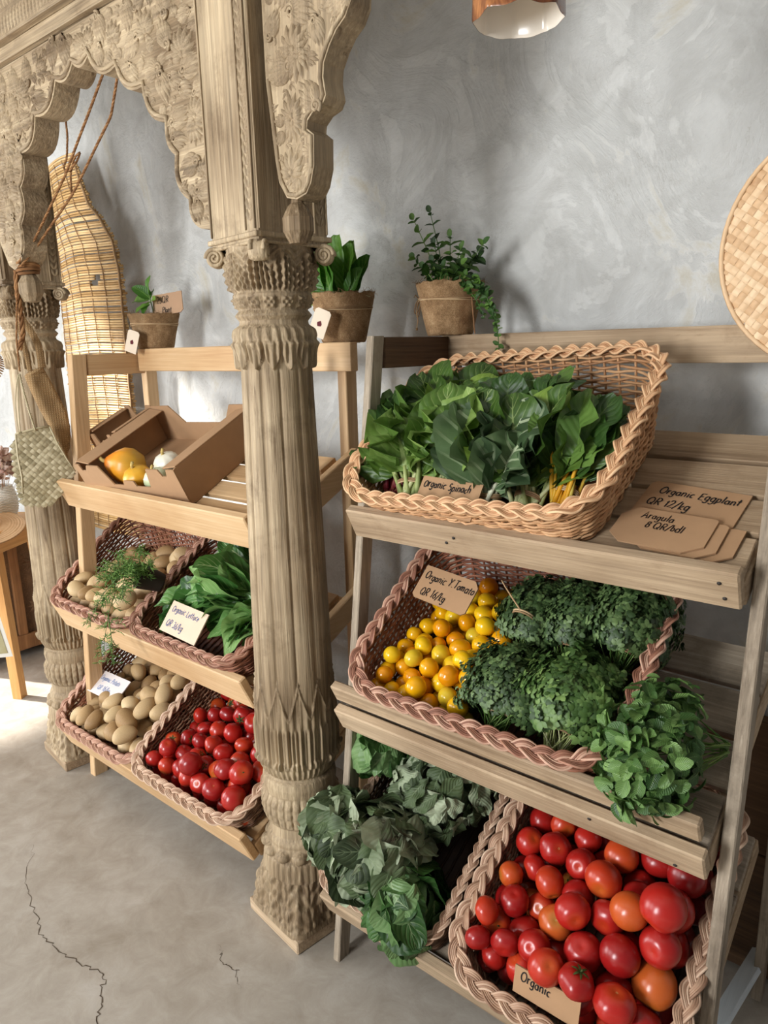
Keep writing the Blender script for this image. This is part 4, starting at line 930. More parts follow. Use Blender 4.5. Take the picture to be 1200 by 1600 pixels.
heap('wilted_leaf_bunch', 'wilted leaf bunch hanging over the left post at the lower left', b.M, (-0.140, -0.130, 0.115), (0.085, 0.085, 0.100), 90, 0.095, 0.070, WILT, 73, group=G, wave=0.20, topbias=-0.75)
heap('wilted_leaf_bunch', 'large grey-green wilted leaf bunch spilling over the front of the lower left basket', b.M, (-0.035, -0.140, 0.115), (0.115, 0.100, 0.100), 130, 0.110, 0.085, WILT, 74, group=G, wave=0.16, topbias=-0.6)
heap('wilted_leaf_bunch', 'drooping broad-leaved bunch at the front right of the lower left basket', b.M, (0.055, -0.185, 0.065), (0.080, 0.080, 0.100), 66, 0.115, 0.090, WILT2, 75, group=G, wave=0.12, topbias=-0.75)

# lettuce on the pine shelf
b = B_LETT; G = 'lettuce bunches'
bunch('lettuce_bunch', 'lettuce bunch bending over at the left front of its basket', b, (0.02, -0.020, 0.070), (-0.85, -0.25, 0.30), 20, 0.170, 0.100, 0.045, LETT, PALEST, 81, spread=0.20, shape='lance', curl=1.25, wave=0.10, srad=0.006, tie=False, up=(-0.1, -0.3, 1), group=G, cup=0.3)
bunch('lettuce_bunch', 'big lettuce bunch with long pale ribs in the middle of its basket', b, (0.140, 0.010, 0.075), (-0.65, -0.35, 0.60), 24, 0.185, 0.105, 0.050, LETT, PALEST, 82, spread=0.22, shape='lance', curl=1.5, wave=0.09, srad=0.006, tie=False, up=(-0.3, -0.4, 1), group=G, cup=0.3)
bunch('lettuce_bunch', 'lettuce bunch at the back of its basket under the top tier', b, (0.090, 0.100, 0.085), (-0.80, -0.05, 0.50), 22, 0.165, 0.105, 0.045, LETT, PALEST, 83, spread=0.22, shape='lance', curl=1.3, wave=0.10, srad=0.006, tie=False, up=(-0.2, -0.3, 1), group=G, cup=0.3)
bunch('lettuce_bunch', 'lettuce bunch lying at the front right corner of its basket', b, (0.160, -0.005, 0.085), (-0.35, -0.75, 0.30), 16, 0.120, 0.085, 0.030, LETT, PALEST, 84, spread=0.24, shape='lance', curl=0.9, wave=0.10, srad=0.006, tie=False, up=(0, -0.2, 1), group=G, cup=0.3)
# ---------------------------------------------------------------- handwriting
def arc(cx, cy, rx, ry, a0, a1, n=12): t = np.linspace(math.radians(a0), math.radians(a1), n); return [(cx + rx * math.cos(a), cy + ry * math.sin(a)) for a in t]
GL = {
 'O': (0.75, [arc(.36, .5, .33, .48, 100, 470, 20)]), 'r': (0.42, [[(.08, .58), (.1, 0)], [(.1, .36)] + arc(.26, .36, .16, .2, 160, 50, 6)]),
 'g': (0.55, [arc(.25, .3, .2, .28, 60, 420, 14), [(.45, .58), (.44, -.1)] + arc(.24, -.14, .2, .22, 0, -160, 8)]), 'a': (0.55, [arc(.24, .28, .2, .27, 50, 410, 14), [(.44, .55), (.45, .1), (.52, .0)]]),
 'n': (0.55, [[(.08, .56), (.09, 0)], [(.09, .36)] + arc(.27, .36, .17, .2, 160, 0, 8) + [(.45, 0)]]), 'i': (0.26, [[(.12, .55), (.13, 0)], [(.13, .76), (.14, .8)]]), 'c': (0.46, [arc(.26, .28, .2, .27, 50, 310, 12)]),
 'Y': (0.62, [[(.02, 1), (.3, .5)], [(.58, 1), (.3, .5), (.2, 0)]]), '.': (0.25, [[(.1, .02), (.13, .05)]]), 'T': (0.6, [[(.02, .97), (.62, 1)], [(.32, .98), (.3, 0)]]), 'o': (0.5, [arc(.24, .28, .2, .27, 90, 450, 14)]),
 'm': (0.8, [[(.06, .56), (.07, 0)], [(.07, .4)] + arc(.21, .36, .13, .2, 160, 0, 6) + [(.34, 0)], [(.34, .36)] + arc(.49, .36, .14, .2, 170, 0, 6) + [(.64, 0), (.7, .03)]]),
 't': (0.42, [[(.2, .9), (.18, .08), (.3, 0)], [(.02, .6), (.38, .63)]]), 'E': (0.6, [[(.55, 1), (.08, .97), (.08, .02), (.56, 0)], [(.08, .52), (.46, .54)]]), 'p': (0.52, [[(.08, .56), (.06, -.36)], arc(.26, .28, .19, .28, 150, -150, 12)]),
 'l': (0.26, [[(.14, 1), (.12, .0)]]), 'd': (0.55, [arc(.24, .28, .2, .27, 50, 410, 14), [(.45, 1), (.45, 0)]]), 'Q': (0.78, [arc(.36, .5, .33, .48, 100, 470, 20), [(.44, .25), (.72, -.06)]]),
 'R': (0.66, [[(.1, 0), (.12, 1)] + arc(.3, .74, .26, .26, 90, -90, 9) + [(.12, .5)], [(.26, .48), (.6, 0)]]), '1': (0.34, [[(.04, .78), (.18, 1), (.18, 0)]]), '6': (0.56, [[(.44, .98), (.18, .62)] + arc(.27, .28, .21, .27, 150, 510, 14)]),
 '/': (0.5, [[(.02, -.12), (.48, 1.1)]]), 'k': (0.5, [[(.08, 1), (.08, 0)], [(.44, .58), (.09, .26), (.46, 0)]]), '8': (0.56, [arc(.27, .76, .19, .22, -80, 270, 12), arc(.27, .27, .22, .27, 90, 450, 14)]),
 '2': (0.56, [arc(.25, .74, .21, .25, 160, -40, 10) + [(.04, .02), (.52, .03)]]), '5': (0.56, [[(.48, 1), (.12, .98), (.1, .58)] + arc(.26, .32, .22, .3, 110, -140, 10)]), '3': (0.54, [arc(.24, .76, .2, .22, 150, -70, 9), arc(.24, .28, .23, .28, 80, -150, 10)]),
 'A': (0.66, [[(.02, 0), (.32, 1), (.62, 0)], [(.14, .36), (.5, .38)]]), 'u': (0.55, [[(.07, .56), (.08, .18)] + arc(.24, .18, .16, .18, 180, 350, 7) + [(.42, .56), (.44, 0)]]), 'b': (0.52, [[(.08, 1), (.08, .02)], arc(.25, .28, .19, .27, 150, -150, 12)]),
 'L': (0.55, [[(.1, 1), (.08, .02), (.5, .0)]]), 'e': (0.48, [[(.06, .3), (.42, .32)] + arc(.25, .3, .19, .26, 10, 310, 12)]), 's': (0.44, [[(.38, .5), (.2, .57), (.08, .43), (.32, .2), (.2, 0), (.03, .06)]]), 'P': (0.6, [[(.1, 0), (.12, 1)] + arc(.3, .74, .26, .26, 90, -90, 9) + [(.12, .5)]]),
 'C': (0.65, [arc(.38, .5, .32, .48, 50, 310, 14)]), 'h': (0.54, [[(.08, 1), (.08, 0)], [(.08, .36)] + arc(.27, .36, .17, .2, 160, 0, 8) + [(.45, 0)]]), 'S': (0.58, [arc(.28, .74, .21, .24, 40, 250, 9) + arc(.27, .26, .23, .26, 80, -140, 10)]), 'K': (0.6, [[(.08, 1), (.08, 0)], [(.52, 1), (.09, .42), (.56, 0)]]), ' ': (0.4, [])}
def write(mb, text, x, y, size, pen, slant=0.12, rise=0.0, z=0.0008, seed=0, squeeze=0.82):
    rng = np.random.default_rng(seed + len(text))
    for ch in text:
        adv, strokes = GL.get(ch, GL[' ']); jy = rng.normal(0, 0.035) * size; js = size * (1 + rng.normal(0, 0.05))
        for s in strokes:
            P = np.array(s, float); P = np.c_[x + (P[:, 0] * squeeze + P[:, 1] * slant) * js, y + jy + P[:, 1] * js, np.full(len(P), z)]
            T = np.gradient(P, axis=0) if len(P) > 1 else P; T /= np.linalg.norm(T, axis=1)[:, None] + 1e-9; N = np.c_[-T[:, 1], T[:, 0], 0 * T[:, 0]] * pen / 2
            mb.grid(np.stack([P - N - T * pen * 0.3 * (np.arange(len(P)) == 0)[:, None], P + N], 1), flip=True)
        x += adv * squeeze * js + 0.06 * size; y += rise * size
    return x
CARD = plain('brown_cardboard', srgb(172, 136, 102), 0.85, 0.2, 0.08, 30); CARDI = plain('brown_cardboard_edge', srgb(150, 108, 72), 0.9, 0.2)
INK = plain('black_marker', srgb(22, 18, 18), 0.5, 0.3); BLUE = plain('blue_pen', srgb(72, 92, 140), 0.6, 0.3); PALEC = plain('pale_card', srgb(222, 196, 172), 0.85, 0.2, 0.06, 30)
def card_sign(label, M, w, h, lines, mat=CARD, ink=INK, cut=(0, 0, 0, 0), pen=0.0022, seed=1, th=0.003, name='price_card', extra=None):
    """lines: (text, x, y, size); cut: corner cuts TL TR BR BL"""
    t = thing(name, label, 'sign', M); a, b = w / 2, h / 2; tl, tr, br, bl = cut
    poly = [(-a + bl, -b), (a - br, -b)] + ([(a, -b + br * .8)] if br else []) + [(a, b - tr)] + ([(a - tr, b)] if tr else []) + [(-a + tl, b)] + ([(-a, b - tl)] if tl else []) + ([(-a, -b + bl * .8)] if bl else [])
    q = MB(); q.prism(poly, -th, Matrix.Identity(4)); me = q.mesh('card', mat, False)
    bmm = me; part('card', me, mat, t, False)
    if lines:
        q = MB()
        for i, ln in enumerate(lines): write(q, ln[0], ln[1], ln[2], ln[3], pen, seed=seed + i, rise=ln[4] if len(ln) > 4 else 0)
        part('handwriting', q, ink, t, mat=Matrix.Translation((0, 0, 0.0002)))
    return t
# prism extrudes along +z of the frame for negative depth the front is +z: flip so that the written side is up
card_sign('cardboard price card for yellow tomatoes propped above them in the middle basket', frame((-0.769, 1.10, 0.885), (0.991, -0.121, -0.062), (0.126, 0.651, 0.749)), 0.138, 0.072, [('Organic Y.Tomato', -0.060, 0.008, 0.0165), ('QR 16/kg', -0.052, -0.026, 0.0165)], cut=(0, .012, .008, .008), pen=0.0019)
card_sign('cardboard eggplant price card lying on the slats right of the top basket', frame((-0.344, 1.168, 1.0905), (0.995, -0.087, -0.044), (0.098, 0.887, 0.452)), 0.160, 0.106, [('Organic Eggplant', -0.058, 0.022, 0.0175), ('QR 12/kg', -0.066, -0.010, 0.0175)], cut=(0.008, 0, .030, .02), pen=0.0022, seed=3)
card_sign('blank cardboard card at the bottom of the arugula card stack, furthest right', frame((-0.306, 1.098, 1.0560), (0.998, -0.052, -0.026), (0.058, 0.889, 0.453)), 0.115, 0.080, [], cut=(0.01, 0, .024, .024))
card_sign('blank cardboard card peeping out under the arugula card', frame((-0.335, 1.096, 1.0600), (0.999, -0.045, -0.022), (0.050, 0.889, 0.453)), 0.128, 0.082, [], cut=(0.01, 0.004, .024, .024))
card_sign('cardboard arugula price card on top of the stack beside the top basket', frame((-0.361, 1.100, 1.0660), (0.998, -0.060, -0.030), (0.066, 0.889, 0.453)), 0.146, 0.086, [('Aragula', -0.040, 0.018, 0.0155), ('8 QR/bdl', -0.026, -0.003, 0.0150)], cut=(0.022, 0.004, .026, .022), pen=0.0017, seed=5)
card_sign('pale price card for lettuce leaning in the lettuce basket', frame((-1.452, 0.956, 0.703), (0.999, -0.024, -0.032), (0.039, 0.6, 0.799)), 0.148, 0.080, [('Organic Lettuce', -0.062, 0.014, 0.0165), ('QR 36/kg', -0.060, -0.024, 0.0165)], PALEC, BLUE, pen=0.0016, seed=7)
card_sign('pale price card with blue writing on the bottom potato basket', frame((-2.035, 1.045, 0.322), (1, 0.021, 0.016), (-0.026, 0.8, 0.6)), 0.160, 0.078, [('Organic Potato', -0.060, 0.010, 0.0165), ('QR 16/kg', -0.042, -0.022, 0.0165)], plain('white_card', srgb(228, 218, 214), 0.85, 0.2, 0.04, 30), plain('faded_blue_pen', srgb(118, 142, 186), 0.6, 0.3), pen=0.0018, seed=9)
card_sign('cardboard card tucked behind the front rim of the top basket', frame((-0.720, 1.036, 1.086), (0.999, -0.02, -0.035), (0.040, 0.55, 0.835)), 0.130, 0.070, [('Organic Spinach', -0.058, 0.014, 0.0150)], pen=0.0019, seed=11)
card_sign('cardboard card behind the front rim of the lower right tomato basket', B_RTOM.M @ frame((-0.004, -B_RTOM.d / 2 + 0.010, 0.113), (1, 0, 0), (0, 0.62, 0.78)), 0.115, 0.046, [('Organic', -0.046, 0.002, 0.0160)], pen=0.002, seed=13)

# ---------------------------------------------------------------- coir pots on the top rails
def coir_material():
    t = NT('coir_fibre'); v = t.coord((1, 1, 1)); n = t.noise(v, 30, 6, 0.7); n2 = t.noise(v, 260, 3, 0.6, 2.0); n3 = t.noise(v, 8, 3)
    c = t.ramp(t.math('ADD', t.math('MULTIPLY', n, 0.55), t.math('MULTIPLY', n2, 0.45)), [(0.33, srgb(104, 78, 54)), (0.5, srgb(152, 120, 86)), (0.66, srgb(190, 158, 120))])
    c = t.mix(t.ramp(n3, [(0.55, (0, 0, 0)), (0.72, (0.4, 0.4, 0.4))]), c, srgb(112, 104, 82)); t.col(c); t.rough(0.95, 0.1); t.bump(n2, 0.8, 0.004); return t.m
COIR = coir_material(); SOIL = plain('dark_soil', srgb(44, 32, 24), 0.95, 0.1, 0.4, 90, 0.6); TAGM = plain('paper_tag', srgb(224, 206, 184), 0.85, 0.2); BLOT = plain('dark_red_stamp', srgb(92, 34, 40), 0.7, 0.2)
def coir_pot(label, loc, rt=0.078, rb=0.053, h=0.116, tilt=(0, 0)):
    t = thing('coir_pot', label, 'pot', Matrix.Translation(loc) @ Matrix.Rotation(tilt[0], 4, 'Y')); rng = np.random.default_rng(int(abs(loc[0]) * 100)); k = 64
    prof = np.array([(0.0, 0.0), (rb * .96, 0.0), (rb, 0.004), (rb + (rt - rb) * .35, h * .35), (rb + (rt - rb) * .7, h * .7), (rt * .985, h * .93), (rt, h * .98), (rt * .985, h), (rt * .93, h * .995), (rt * .90, h * .93), (rt * .86, h * .80)])
    th = np.linspace(0, 2 * PI, k, endpoint=False); W_ = 1 + 0.012 * np.sin(th * 3 + loc[0] * 9) + 0.008 * np.sin(th * 7); P = np.stack([prof[:, :1] * np.cos(th) * W_, prof[:, :1] * np.sin(th) * W_, prof[:, 1:2] + 0 * th], -1)
    P[1:-1] += rng.normal(0, 0.0007, P[1:-1].shape); P[5:9, :, 2] += 0.0015 * np.sin(th * 9) + rng.normal(0, .001, k); q = MB(); q.grid(P, cv=True, flip=True)
    for i in range(130):
        a = rng.random() * 6.28; p = np.array([rt * math.cos(a), rt * math.sin(a), h - 0.001]); d = rng.normal(0, 1, 3) * 0.004; q.tube([p, p + d * .6 + (0, 0, .002), p + d * 1.3 + (0, 0, .002)], 0.0004, 3, cap=False)
    part('fibre_wall', q, COIR, t); q = MB(); q.lathe([(0.0, h * .875), (rt * .5, h * .88), (rt * .885, h * .86)], 40, flip=True); part('soil', q, SOIL, t)
    q = MB()
    for z in (h * .66, h * .685, h * .70):
        r = rb + (rt - rb) * (z / h) + 0.0015; q.tube(np.c_[r * np.cos(th) * W_, r * np.sin(th) * W_, z + 0.002 * np.sin(th * 2 + z * 400)], 0.0012, 5, ref=(0, 0, 1), closed=True, A=(rng.random(), 0, 0))
    part('twine', q, TWINE, t); return t
def paper_tag(par, M, w, h, stamp=True):
    q = MB(); q.prism([(-w / 2, -h / 2), (w / 2, -h / 2), (w / 2, h * .42), (w * .36, h / 2), (-w * .36, h / 2), (-w / 2, h * .42)], -0.001, Matrix.Identity(4)); o = part('paper_tag', q, TAGM, par, False, mat=M, label='pale paper tag')
    if stamp:
        q = MB(); r = np.array([0.0075, 0.0065, 0.0085, 0.006, 0.008, 0.007, 0.0082, 0.0062, 0.0078]) * w / 0.05; a = np.linspace(0, 2 * PI, 9, endpoint=False); q.prism([(x * math.cos(b), x * math.sin(b)) for x, b in zip(r, a)][::1], -0.0004, Matrix.Translation((0, -0.002, 0.0005))); part('stamp', q, BLOT, o, False)
    return o
def inv(t, M): return t.matrix_world.inverted() @ M
def leafset(t, stems, lm, sm, seed, lsize, shape='ovate', nper=8, pair=True, srad=0.0013):
    """stems: point lists (pot coordinates) with leaf pairs along them"""
    rng = np.random.default_rng(seed); lv = MB(); st = MB()
    for P in stems:
        P = np.array(P, float); n = 24; u = np.linspace(0, len(P) - 1, n); Q = np.stack([np.interp(u, np.arange(len(P)), P[:, k]) for k in range(3)], 1)
        for _ in range(3): Q[1:-1] = (Q[:-2] + Q[1:-1] * 2 + Q[2:]) / 4
        st.tube(Q, np.linspace(srad * 1.3, srad * .6, n), 5, A=(rng.random(), 0, 0)); L = max(2, int(nper)); a = rng.random() * 6.28
        for j in range(L):
            f = 0.22 + 0.78 * j / (L - 1); i = min(n - 2, int(f * (n - 1))); T = nrm(Q[i + 1] - Q[i]); N = nrm(np.cross(T, (0.3, 0.2, 1) if abs(T[2]) < .9 else (1, .2, 0))); B = np.cross(T, N); a += 1.57 + rng.normal(0, .3); s = lsize * (0.6 + 0.7 * rng.random()) * (1.0 - 0.35 * (f > 0.9))
            for sg in ((0, PI) if pair else (0,)):
                d = nrm((N * math.cos(a + sg) + B * math.sin(a + sg)) + T * 0.45 + np.array([0, -0.15, 0])); leaf(lv, Q[i], d, nrm(T + rng.normal(0, .35, 3) + np.array([0, -.5, .5])), s, s * 0.74, rng, nu=6, nv=5, shape=shape, curl=0.45, cup=0.2, wave=0.04)
        leaf(lv, Q[-1], nrm(Q[-1] - Q[-3]), (0, -1, .4), lsize * .7, lsize * .55, rng, nu=6, nv=5, shape=shape, curl=0.3, cup=0.2, wave=0.03)
    part('leaves', lv, lm, t); part('stems', st, sm, t)
# mint in the pot on the weathered shelf
PX, PY, PZ = -0.972, 1.4185, 1.3755
p = coir_pot('coir pot with trailing mint on the top rail of the weathered shelf', (PX, PY, PZ))
h0 = 0.105; rng = np.random.default_rng(5); stems = []
for (x, y, z) in [(-0.095, -.01, .262), (-0.055, 0, .274), (-0.03, -.02, .20), (0.0, 0, .215), (0.035, -.01, .185), (-0.08, -.03, .175), (-0.02, -.04, .16), (0.05, -.03, .15), (0.025, .01, .165), (-0.055, .02, .15), (0.075, 0, .165), (-0.04, -.045, .15), (0.015, -.05, .145), (0.095, -.01, .19)]:
    stems.append([(x * .25, y * .6, h0 - .01), (x * .55, y, h0 + (z - h0) * .5), (x, y, z)])
PT = thing('mint_plant', 'green mint plant trailing over the right side of its coir pot', 'plant', Matrix.Translation((PX, PY, PZ)))
leafset(PT, stems, MINTD, GRNST, 5, 0.026, nper=6)
tr = [[(0.03, -.01, .10), (0.06, -.02, .125), (0.095, -.03, .105), (0.125, -.036, .065), (0.148, -.040, .02), (0.155, -.042, -.03), (0.15, -.042, -.065)], [(0.04, -.02, .10), (0.075, -.03, .12), (0.115, -.036, .085), (0.14, -.040, .04), (0.15, -.041, .0)], [(0.02, -.03, .10), (0.06, -.045, .115), (0.10, -.045, .07), (0.12, -.043, .03)]]
def trail(t, stems, lm, sm, seed, s0, s1, n):
    rng = np.random.default_rng(seed); lv = MB(); st = MB()
    for P in stems:
        P = np.array(P); u = np.linspace(0, len(P) - 1, 50); Q = np.stack([np.interp(u, np.arange(len(P)), P[:, k]) for k in range(3)], 1)
        for _ in range(6): Q[1:-1] = (Q[:-2] + Q[1:-1] * 2 + Q[2:]) / 4
        st.tube(Q, np.linspace(0.0016, 0.0008, 50), 5)
        for j in range(n):
            f = j / (n - 1); i = min(48, int(f * 48)); s = s0 + (s1 - s0) * f
            for sg in (-1, 1):
                d = nrm(np.array([sg * 0.9, -0.3, 0.15]) + rng.normal(0, .45, 3)); leaf(lv, Q[i], d, nrm(np.array([0, -.8, .6]) + rng.normal(0, .3, 3)), s * (.7 + .6 * rng.random()), s * .8, rng, nu=5, nv=5, curl=.4, cup=.2, wave=.03)
    part('trailing_leaves', lv, lm, t); part('trailing_stem', st, sm, t)
trail(PT, tr, MINTD, GRNST, 9, 0.026, 0.009, 20)
q = MB()   # bow of twine at the left of the pot
for (dx, dz, l) in ((-.010, -.002, .030), (-.016, -.004, .022)):
    s = np.linspace(0, 2 * PI, 22); q.tube(np.c_[-0.070 + dx * (1 - np.cos(s)) * .5 - 0.0, -0.022 - 0.004 * np.sin(s), 0.080 - l * (1 - np.cos(s)) * .6 + .008 * np.sin(s)], 0.0013, 5, A=(.4, 0, 0))
q.tube([(-.070, -.022, .080), (-.078, -.026, .060), (-.074, -.026, .035), (-.077, -.027, .018)], 0.0013, 5, A=(.6, 0, 0)); q.ellip((-.077, -.027, .016), (.003, .003, .004), 8, 6); q.tube([(-.070, -.022, .080), (-.082, -.024, .093), (-.086, -.024, .088)], 0.0013, 5)
part('twine_bow', q, TWINE, p)
M = frame((PX + 0.080, PY - 0.030, PZ + 0.052), (0.4, -0.75, 0), (-.10, 0.0, 1)); q = MB(); q.prism([(-.011, -.05), (.012, -.052), (.013, .03), (-.011, .034)], -0.001, Matrix.Identity(4)); part('paper_tag', q, plain('kraft_tag', srgb(168, 124, 88), .85, .2), p, False, mat=inv(p, M), label='brown paper tag')
# romaine in the pot at the right end of the pine shelf
LX, LY, LZ = -1.262, 1.3700, 1.3665
p = coir_pot('coir pot with upright romaine leaves at the right end of the pine shelf', (LX, LY, LZ), 0.080, 0.056, 0.118)
PT = thing('romaine_plant', 'upright romaine lettuce growing in its coir pot beside the near column', 'plant', Matrix.Translation((LX, LY, LZ))); lv = MB(); rng = np.random.default_rng(17)
ROM = leaf_mat('romaine_leaf', srgb(46, 88, 24), srgb(78, 130, 40), srgb(140, 180, 80), srgb(140, 176, 90), 0.5, transl=0.3)
for (x, y, dx, dz, l, w) in [(-.02, -.02, -.25, 1, .15, .07), (.0, 0, -.02, 1, .165, .07), (.02, -.01, .18, 1, .14, .055), (.03, .01, .32, 1, .12, .045), (.035, -.02, .55, .8, .09, .035), (-.03, -.03, -.55, .85, .11, .07), (.0, -.035, -.25, .9, .12, .08), (-.035, .01, -.6, .9, .12, .06), (.01, .02, .1, 1, .15, .06), (-.01, .02, -.2, 1, .17, .06), (-.045, -.02, -.9, .5, .09, .05)]:
    leaf(lv, (x, y, .10), (dx, -.12, dz), (-.1 + dx * .2, -1, .25), l * .95, w * 1.35, rng, nu=10, nv=7, shape='spoon', curl=.25, cup=.35, wave=.07)
part('leaves', lv, ROM, PT)
lv = MB()
for a in np.linspace(0, 5.5, 7): leaf(lv, (.03 * math.cos(a), .03 * math.sin(a), .104), (math.cos(a), math.sin(a), .25), (0, 0, 1), .055, .022, rng, nu=6, nv=5, curl=.5, wave=.15)
part('pale_leaf_bases', lv, plain('pale_leaf_base', srgb(206, 204, 164), .6, .3), PT)
paper_tag(p, inv(p, frame((-1.250, 1.272, 1.412), (0.92, 0.156, -0.359), (0.333, 0.168, 0.928))), 0.047, 0.066)
# seedling at the left end of the pine shelf
SX, SY, SZ = -2.075, 1.3600, 1.3665
p = coir_pot('small coir pot with a seedling and card at the left end of the pine shelf', (SX, SY, SZ), 0.080, 0.055, 0.108)
PT = thing('seedling', 'young green seedling in the coir pot before the reed mat', 'plant', Matrix.Translation((SX, SY, SZ)))
lv = MB(); st = MB(); rng = np.random.default_rng(3)
for (d, l, w, z) in [((-.9, -.3, .15), .075, .05, .150), ((-.3, -.5, .7), .06, .04, .155), ((.15, -.2, 1), .060, .032, .165), ((.7, -.4, .2), .055, .036, .140), ((-.5, .3, .5), .06, .04, .15), ((.3, -.7, -.3), .05, .03, .135), ((-.2, -.6, -.2), .05, .034, .135)]:
    leaf(lv, (.0, -.01, z), d, (0, -.7, .8), l, w, rng, nu=9, nv=7, curl=.6, cup=.2, wave=.05)
stalk(st, (.005, 0, .09), (0, -.01, .165), .0022, .0015, rng); part('leaves', lv, ROM, PT); part('stem', st, GRNST, PT)
card_sign('small kraft price card standing in the seedling pot', frame((-2.012, 1.372, 1.502), (0.941, 0.324, 0.096), (-0.125, 0.068, 0.99)), 0.112, 0.064, [('25QR', -0.040, 0.004, 0.020), ('Plant', -0.022, -0.026, 0.016)], plain('kraft_card', srgb(188, 152, 122), .85, .2, .06, 30), INK, cut=(0, 0, .01, 0), pen=0.0020, seed=21)
paper_tag(p, inv(p, frame((-2.062, 1.266, 1.388), (0.946, 0.17, -0.277), (0.252, 0.154, 0.955))), 0.050, 0.068)

# ---------------------------------------------------------------- cardboard crates and gourds
def crate(label, M, w, d, h, ft, low):
    """open carton: front wall with a low middle, side walls with folded-over tops"""
    t = thing('cardboard_crate', label, 'box', M); q = MB(); q.board((-w / 2, 0, 0), (w / 2, d, .004), .001); part('bottom', q, CARD, t, False)
    def wall(poly, M2, nm): q = MB(); q.prism(poly, .004, M2); part(nm, q, CARD, t, False)
    a = w / 2; Fx = Matrix([[1, 0, 0, 0], [0, 0, 1, 0], [0, 1, 0, 0.004], [0, 0, 0, 1]])
    wall([(-a, 0), (a, 0), (a, h), (a * .86, h), (a * .82, h * .80), (a * .74, h * .80), (a * .70, h * .98), (a * .48, h * .98), (a * .40, low), (a * .12, low), (a * .1, low * 1.35), (-a * .1, low * 1.35), (-a * .14, low), (-a * .34, low), (-a * .50, h * .98), (-a * .74, h * .98), (-a * .80, h * .82), (-a * .88, h * .82), (-a * .9, h), (-a, h)][::-1], Fx, 'front_wall')
    wall([(-a, 0), (a, 0), (a, h * 1.1), (a * .62, h * 1.1), (a * .40, low * 1.3), (-a * .40, low * 1.3), (-a * .62, h * 1.1), (-a, h * 1.1)][::-1], Matrix.Translation((0, d - .004, 0)) @ Fx, 'back_wall')
    for sg in (-1, 1):
        q = MB(); x0 = sg * a - (0 if sg < 0 else .004); q.board((x0, .004, .004), (x0 + .004, d - .004, h * 1.06), .001); part('side_wall', q, CARD, t, False)
        q = MB(); q.board((0, .01, 0), (ft, d - .01, .004), .001, mat=Matrix.Translation((sg * a, 0, h * 1.06)) @ Matrix.Rotation(PI if sg > 0 else 0, 4, 'Z') @ Matrix.Translation((0, -d if sg > 0 else 0, 0)) @ Matrix.Rotation(math.radians(8), 4, 'Y')); part('top_flap', q, CARD, t, False)
    return t
CM = LF[0] @ Matrix.Translation((-1.735, 0.030, 0.053)) @ Matrix.Rotation(math.radians(5), 4, 'Z')
crate('open brown cardboard crate with gourds on the top tier of the pine shelf', CM, 0.43, 0.315, 0.105, 0.055, 0.045)
CM2 = LF[0] @ Matrix.Translation((-2.045, 0.165, 0.053)) @ Matrix.Rotation(math.radians(3), 4, 'Z')
crate('smaller empty cardboard crate behind the crate of gourds', CM2, 0.14, 0.16, 0.105, 0.02, 0.06)
def gourd(label, M, r, prof, stops, ribs=10, rib=0.03):
    t = thing('gourd', label, 'gourd', M); th = np.linspace(0, 2 * PI, 40, endpoint=False); pr = np.array(prof) * r; q = MB()
    R = pr[:, :1] * (1 + rib * np.cos(th * ribs)); P = np.stack([R * np.cos(th), R * np.sin(th), pr[:, 1:2] + 0 * th], -1); q.grid(P, np.stack([pr[:, 1:2] / r * .5 + .3 + 0 * th] * 3, -1), cv=True, flip=True)
    m = NT('gourd_skin'); a = m.sep(m.attr().outputs['Vector']); n = m.noise(m.coord((1, 1, 1)), 16, 4); m.col(m.ramp(m.math('ADD', m.math('MULTIPLY', a[0], .55), m.math('MULTIPLY', n, .45)), stops)); m.rough(.35, .4); part('skin', q, m.m, t)
    q = MB(); z = pr[-1, 1]; q.tube([(0, 0, z - .004), (.003, 0, z + r * .22), (.010, .002, z + r * .42)], [r * .15, r * .10, r * .12], 8); part('stem', q, plain('gourd_stem', srgb(196, 170, 104), .8, .2), t)
BALL = [(0.02, -.88), (.35, -.84), (.72, -.62), (.95, -.22), (1.0, .1), (.9, .45), (.66, .72), (.3, .86), (.05, .84)]
PEAR = [(0.02, -.95), (.4, -.9), (.8, -.62), (1.0, -.15), (.95, .3), (.72, .7), (.48, 1.0), (.3, 1.2), (.06, 1.26)]
def lean(M, a, ax): return M @ Matrix.Rotation(a, 4, ax)
gourd('large orange and green gourd with a pale stem in the cardboard crate', lean(lean(CM @ Matrix.Translation((-0.095, 0.075, 0.060)), -1.15, 'Y'), 0.3, 'X'), 0.052, PEAR, [(.25, srgb(196, 150, 50)), (.5, srgb(222, 148, 36)), (.75, srgb(208, 104, 28))], 10, .015)
gourd('small round orange gourd in front of the large gourd', CM @ Matrix.Translation((-0.025, 0.045, 0.043)), 0.040, BALL, [(.3, srgb(204, 122, 22)), (.55, srgb(226, 168, 48)), (.75, srgb(190, 150, 60))], 9, .02)
gourd('pale green gourd half hidden behind the front wall of the crate', CM @ Matrix.Translation((0.045, 0.052, 0.038)), 0.035, BALL, [(.3, srgb(176, 190, 140)), (.6, srgb(214, 218, 184)), (.8, srgb(160, 176, 120))], 9, .03)
gourd('white gourd behind the pale green gourd', CM @ Matrix.Translation((0.020, 0.120, 0.042)), 0.038, BALL, [(.3, srgb(214, 206, 176)), (.6, srgb(238, 232, 214)), (.8, srgb(206, 208, 170))], 9, .03)
